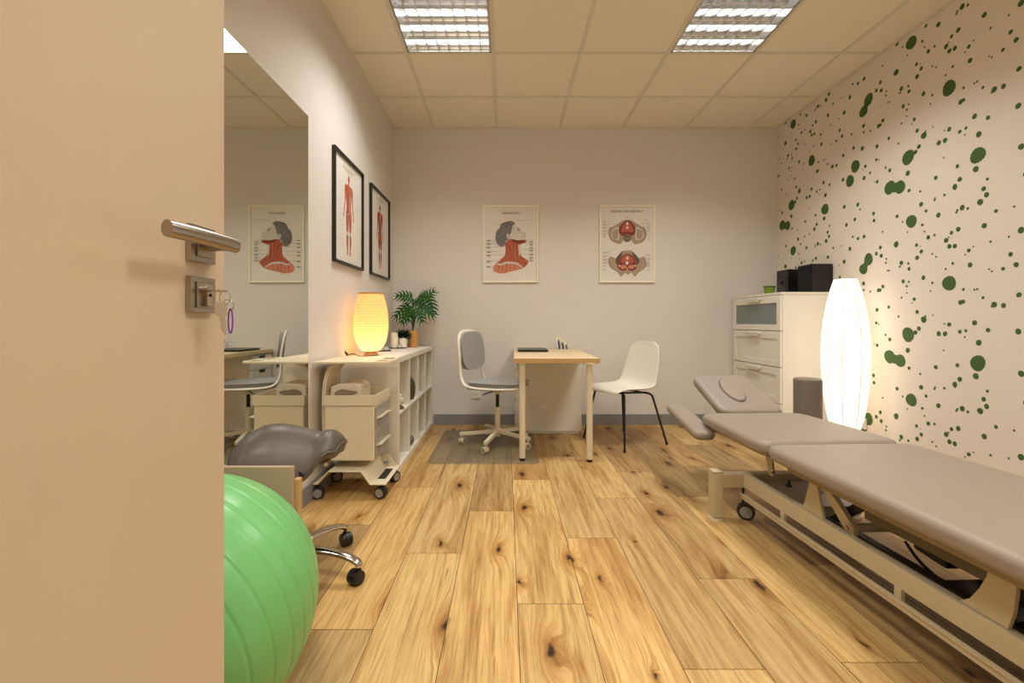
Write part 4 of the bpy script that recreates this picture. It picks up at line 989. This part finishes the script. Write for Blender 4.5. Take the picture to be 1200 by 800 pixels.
for sx in (-1, 1):
    Ma = Matrix.Translation((sx*.322, .51, .345 if sx < 0 else .29)) @ Euler((R(12), 0, R(-1)*sx)).to_matrix().to_4x4()
    m = MB(); pad_mesh(m, fillet([(-.062, .43), (-.062, 0), (.062, 0), (.062, .43)], .05, 6), 0, .052, .024, Ma); ap = m.build('arm_pad', LEATH, tt, angle=70)
    m = MB(); m.tube([(sx*.30, .75, .385), (sx*.20, .72, .40), (sx*.15, .60, .405)], .012, 8); m.build('arm_bracket', BLACKM, ap)
m = MB(); m.tube([(-.10, .60, .40), (-.10, .80, .44)], .014, 8); m.tube([(.10, .60, .40), (.10, .80, .44)], .014, 8); m.tube([(-.17, .78, .425), (.17, .78, .425)], .010, 8); m.build('head_hinge', BLACKM, tt)
# carrier frame under the pads
m = MB()
for sx in (-1, 1): m.bb(sx*.235-.02, sx*.235+.02, -1.15, -.06, .372, .412, .002)
for y in (-1.13, -.60, -.08): m.bb(-.235, .235, y-.02, y+.02, .374, .410, .002)
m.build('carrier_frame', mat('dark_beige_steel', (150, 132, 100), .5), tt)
m = MB()
for sx in (-1, 1):
    m.bb(sx*.235-.016, sx*.235+.016, -.06, .58, .384, .410, .002)
m.bb(-.235, .235, .545, .575, .386, .410, .002); m.build('middle_carrier', TABSTEEL, tt)
for sx in (-1, 1):
    m = MB(); m.prism([(.02, .40), (.07, .408), (.035, .325), (.01, .328)], Matrix(((0, 0, 1, sx*.268-.004), (1, 0, 0, 0), (0, 1, 0, 0), (0, 0, 0, 1))), .008)
    m.cyl((sx*.262, .022, .345), (sx*.278, .022, .345), .009, n=14); m.build('hinge_bracket', STEEL, tt)
# base: two end feet, side beams, rails
for yy in (.34, -1.42):
    m = MB(); m.bb(-.335, .335, yy-.028, yy+.028, .165, .232, .004); m.build('cross_beam', TABSTEEL, tt)
    for sx in (-1, 1):
        m = MB(); m.bb(sx*.358-.024, sx*.358+.024, yy-.03, yy+.03, .018, .240, .003); m.m(1); m.bb(sx*.358-.025, sx*.358+.025, yy-.031, yy+.031, .2402, .246, .001); ps = m.build('foot_post', [TABSTEEL, STEEL], tt)
        m = MB(); m.cyl((sx*.358, yy, 0), (sx*.358, yy, .012), .036, n=28); m.cyl((sx*.358, yy, .012), (sx*.358, yy, .02), .018, n=16); m.build('levelling_foot', mat('cream_rubber', (222, 210, 182), .6), ps)
        caster(sx*.215, yy+(.0 if yy > 0 else 0), R(150), .040, DARK, WGREY, parent=tt, hz=.17)
for sx in (-1, 1):
    m = MB(); m.bb(sx*.213-.018, sx*.213+.018, -1.40, .31, .170, .235, .003); m.build('side_beam', TABSTEEL, tt)
    m = MB(); m.bb(sx*.245-.010, sx*.245+.010, -1.35, .29, .122, .143, .002); m.bb(sx*.245-.015, sx*.245-.004 if sx < 0 else sx*.245+.015, -1.35, .29, .143, .147); m.build('foot_rail', TABSTEEL, tt)
    m = MB()
    for y in (.0, -.55, -1.1): m.bb(sx*.232-.006, sx*.232+.006, y-.012, y+.012, .135, .175)
    m.build('rail_bracket', TABSTEEL, tt)
m = MB(); m.bb(-.19, .19, -.02, .31, .20, .206); pl_ = m.build('base_plate', mat('warm_grey_plate', (160, 146, 128), .35), tt)
m = MB(); m.lathe([(.016, 0), (.010, .012), (.003, .032), (.001, .034)], (0.0-.06, .22, .206), n=16); m.cyl((.04, .14, .206), (.04, .14, .209), .012, n=16); m.build('rubber_stop', BLACK, pl_)
# lifting linkage
def side_plate(poly, x, th, name, mt):
    m = MB(); m.prism(poly, Matrix(((0, 0, 1, x-th/2), (1, 0, 0, 0), (0, 1, 0, 0), (0, 0, 0, 1))), th); return m.build(name, mt, tt, smooth=False, bev=.0015)
for sx in (-1, 1):
    side_plate([(-.10, .236), (-.215, .236), (-.175, .376), (-.145, .376)], sx*.213, .012, 'support_plate', TABSTEEL)
    side_plate([(-.715, .236), (-.83, .236), (-.842, .28), (-.848, .33), (-.85, .376), (-.79, .376), (-.782, .34), (-.765, .30), (-.742, .26)], sx*.213, .012, 'support_plate', TABSTEEL)
    side_plate([(-.145, .375), (-.19, .378), (-.335, .262), (-.335, .232), (-.30, .232)], sx*.19, .02, 'lift_arm', TABSTEEL)
    side_plate([(-.18, .23), (-.225, .23), (-.40, .372), (-.35, .376)], sx*.165, .014, 'scissor_arm', BLACKM)
    side_plate([(-.80, .23), (-.86, .23), (-1.02, .372), (-.96, .376)], sx*.165, .014, 'scissor_arm', BLACKM)
m = MB()
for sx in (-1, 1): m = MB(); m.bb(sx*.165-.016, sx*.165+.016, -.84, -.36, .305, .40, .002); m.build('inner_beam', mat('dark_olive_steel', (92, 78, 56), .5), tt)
m = MB(); m.cyl((-.205, -.315, .252), (.205, -.315, .252), .016, n=20); m.cyl((-.205, -.90, .28), (.205, -.90, .28), .014, n=20); m.build('pivot_tube', TABSTEEL, tt)
m = MB(); [m.cyl((sx*.202, -.315, .252), (sx*.212, -.315, .252), .009, n=6) for sx in (-1, 1)]; m.build('pivot_bolt', STEEL, tt)
m = MB(); m.box((.03, -.42, .215), (.07, .12, .05), (R(6), 0, 0), .01); m.cyl((0, -.48, .24), (0, -.88, .29), .024, n=20); m.build('actuator_motor', BLACK, tt)
m = MB(); m.cyl((0, -.85, .286), (0, -1.02, .31), .013, n=16); m.build('actuator_rod', STEEL, tt)
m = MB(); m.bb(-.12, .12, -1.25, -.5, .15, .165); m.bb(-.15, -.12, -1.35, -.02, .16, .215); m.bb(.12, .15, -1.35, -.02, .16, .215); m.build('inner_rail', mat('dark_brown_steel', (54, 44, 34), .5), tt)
m = MB(); m.tube(catmull([(-.05, -.38, .23), (-.09, -.5, .20), (-.10, -.7, .175), (-.08, -.9, .175), (0, -1.1, .18)], 6), .005, 8); m.build('motor_cable', BLACK, tt)

# bolster behind the table
t = thing('standing_bolster', 'grey cylindrical bolster standing on end between treatment table and lamp', 'bolster', (2.02, 3.0, 0))
m = MB(); m.lathe([(.001, 0), (.078, 0), (.083, .006), (.083, .610), (.080, .618), (.070, .623), (.001, .624)], n=48, cap=False); m.build('cover', mat('taupe_leatherette', (128, 116, 106), .5, bump=.1, bump_scale=500), t, angle=40)
m = MB(); m.tube([(.0825*math.cos(a*.2618), .0825*math.sin(a*.2618), .608) for a in range(24)], .0016, 6, closed=True); m.build('seam_piping', LEATH, t)

# ------------------------------------------------------------------ chest of drawers with music system
DXF, DY0, DY1 = 2.205, 3.60, YB-.018
cd = thing('chest_of_drawers', 'tall white chest of four drawers, top one with a frosted glass front', 'chest of drawers', ((DXF+XR)/2, (DY0+DY1)/2, 0))
cx, cy = cd.location.x, cd.location.y
def db(m, x0, x1, y0, y1, z0, z1, bev=.0015): return m.bb(x0-cx, x1-cx, y0-cy, y1-cy, z0, z1, bev)
m = MB(); db(m, DXF+.019, XR-.018, DY0, DY0+.016, 0, 1.222); db(m, DXF+.019, XR-.018, DY1-.016, DY1, 0, 1.222); db(m, XR-.022, XR-.018, DY0+.016, DY1-.016, .02, 1.222); db(m, DXF+.022, XR-.018, DY0+.016, DY1-.016, .035, .05); db(m, DXF+.03, DXF+.045, DY0+.016, DY1-.016, 0, .035); m.build('carcass', WHITE, cd)
m = MB(); db(m, DXF, XR-.016, DY0-.004, DY1, 1.222, 1.240); m.build('top_panel', WHITE, cd)
for k in range(4):
    z0 = .042+k*.2955; z1 = z0+.290; ya, yb = DY0+.004, DY1-.004; fr = .05
    m = MB(); xf0, xf1 = DXF, DXF+.018
    db(m, xf0, xf1, ya, ya+fr, z0, z1); db(m, xf0, xf1, yb-fr, yb, z0, z1); db(m, xf0, xf1, ya+fr, yb-fr, z1-fr-.012, z1); db(m, xf0, xf1, ya+fr, yb-fr, z0, z0+fr)
    if k < 3: db(m, xf0+.008, xf1, ya+fr, yb-fr, z0+fr, z1-fr-.012)
    d = m.build('drawer_front', WHITE, cd)
    if k == 3: m = MB(); db(m, xf0+.008, xf1-.004, ya+fr, yb-fr, z0+fr, z1-fr-.012, 0); m.build('glass_panel', FROST, d)
    m = MB(); yc = (ya+yb)/2; db(m, xf0-.024, xf0-.0005, yc-.10, yc+.10, z1-.030, z1-.022, .002); db(m, xf0-.024, xf0-.020, yc-.10, yc+.10, z1-.042, z1-.022, .001); m.build('handle', WHITEP, d)
hf = thing('loudspeaker', 'black box loudspeaker on top of the white chest, nearer the camera', 'loudspeaker', (2.557, 3.710, 1.2402))
m = MB(); m.bb(-.082, .086, -.088, .088, 0, .230, .003); m.build('cabinet', BLACK, hf)
m = MB(); m.bb(-.088, -.0822, -.082, .082, .008, .222, .002); m.build('grille', mat('black_cloth', (12, 11, 11), .95, bump=.3, bump_scale=400), hf)
hf = thing('stereo_unit', 'low black stereo unit with a volume knob on the white chest', 'stereo', (2.55, 4.01, 1.2402))
m = MB(); m.bb(-.078, .09, -.082, .082, 0, .222, .003); m.build('case', BLACK, hf)
m = MB(); m.bb(-.0805, -.0782, -.05, .078, .006, .145); m.build('front_panel', mat('dark_grey_panel', (46, 42, 40), .3), hf)
m = MB(); m.cyl((-.0805, -.005, .11), (-.098, -.005, .11), .015, n=24); m.build('volume_knob', BLACKM, hf)
gp = thing('green_pot', 'small lime green pot on the far end of the white chest', 'pot', (2.305, 3.92, 1.2402))
m = MB(); m.lathe([(.034, 0), (.038, .004), (.044, .068), (.041, .068), (.036, .012), (.001, .010)], n=32); m.build('pot_body', LIME, gp)
m = MB(); m.lathe([(.0445, .058), (.0475, .060), (.0475, .072), (.0435, .072), (.0435, .058)], n=32, cap=False); m.build('pot_rim', mat('dark_lime', (74, 96, 26), .4), gp)

# ------------------------------------------------------------------ tall paper floor lamp
FL = thing('paper_floor_lamp', 'tall glowing white paper lantern floor lamp beside the white chest', 'floor lamp', (2.44, 3.22, 0))
SHADE = bpy.data.materials.new('glowing_paper'); SHADE.use_nodes = True
nt = SHADE.node_tree; b = nt.nodes['Principled BSDF']; b.inputs['Base Color'].default_value = (.85, .82, .76, 1); b.inputs['Roughness'].default_value = .8
tc = nt.nodes.new('ShaderNodeTexCoord'); nz = nt.nodes.new('ShaderNodeTexNoise'); nz.inputs['Scale'].default_value = 6; nt.links.new(tc.outputs['Object'], nz.inputs['Vector'])
mr = nt.nodes.new('ShaderNodeMapRange'); mr.inputs['To Min'].default_value = 1.05; mr.inputs['To Max'].default_value = 1.25; nt.links.new(nz.outputs['Fac'], mr.inputs['Value'])
b.inputs['Emission Color'].default_value = (1, .86, .71, 1); nt.links.new(mr.outputs[0], b.inputs['Emission Strength'])
lp_ = [(.050, .10), (.068, .17), (.098, .27), (.120, .38), (.136, .52), (.145, .68), (.146, .82), (.138, .96), (.119, 1.10), (.094, 1.22), (.070, 1.305)]
m = MB(); n = 64; pf = catmull([(r, 0, z) for r, z in lp_], 4); rings = []
for q in pf:
    rings.append([m.bm.verts.new((q.x*(1-.030*abs(math.cos(4*(2*math.pi*k/n)))**8)*math.cos(2*math.pi*k/n), q.x*(1-.030*abs(math.cos(4*(2*math.pi*k/n)))**8)*math.sin(2*math.pi*k/n), q.z)) for k in range(n)])
for A, B in zip(rings, rings[1:]):
    for k in range(n): m.bm.faces.new((A[k], A[(k+1) % n], B[(k+1) % n], B[k]))
m.build('paper_shade', SHADE, FL, angle=60)
m = MB()
for k in range(8):
    a = 2*math.pi*k/8; m.tube([(q.x*.974*math.cos(a), q.x*.974*math.sin(a), q.z) for q in pf], .0020, 6)
m.build('shade_ribs', mat('pale_wire', (205, 190, 165), .5), FL)
m = MB(); m.cyl((0, 0, 0), (0, 0, .012), .10, n=36); m.cyl((0, 0, .012), (0, 0, 1.15), .008, n=12)
for a in range(3): m.tube([(0, 0, .11), (.048*math.cos(a*2.09), .048*math.sin(a*2.09), .10)], .003, 6)
m.build('stand', mat('steel_white', (220, 215, 205), .4), FL)
for z in (.45, 1.0):
    la = bpy.data.lights.new('lantern_bulb', 'POINT'); la.energy = 1; la.color = (1, .8, .6); la.shadow_soft_size = .04
    o = bpy.data.objects.new('lantern_bulb', la); COL.objects.link(o); o.parent = FL; o.location = (0.03, 0, z)
socket(Matrix(((0, 0, -1, XR-.0012), (-1, 0, 0, 3.33), (0, 1, 0, .25), (0, 0, 0, 1))), 'white power socket low on the dotted wall beside the paper lantern')

# ------------------------------------------------------------------ unseen fill added behind the camera: lamp and dim warm world
la = bpy.data.lights.new('added_corridor_fill', 'AREA'); la.shape = 'DISK'; la.size = .5; la.energy = 9; la.color = (1, .78, .52)
o = bpy.data.objects.new('added_corridor_fill', la); COL.objects.link(o); o.location = (.25, -.8, 2.35); o.rotation_euler = (R(25), 0, 0)
w = bpy.data.worlds.new('world'); S.world = w; w.use_nodes = True
w.node_tree.nodes['Background'].inputs[0].default_value = (1, .82, .62, 1); w.node_tree.nodes['Background'].inputs[1].default_value = .12

# ------------------------------------------------------------------ camera
cam = bpy.data.cameras.new('camera'); co = bpy.data.objects.new('camera', cam); COL.objects.link(co)
co.location = (0, 0, 1); co.rotation_euler = (R(90), 0, 0)
cam.sensor_width = 36; cam.lens = F/1200*36; cam.shift_x = (600-VX)/1200; cam.shift_y = -(400-VY)/1200; cam.clip_start = .02
S.camera = co
S.view_settings.view_transform = 'Standard'; S.view_settings.look = 'None'; S.view_settings.gamma = 1; S.view_settings.use_curve_mapping = False
S.view_settings.exposure = .16
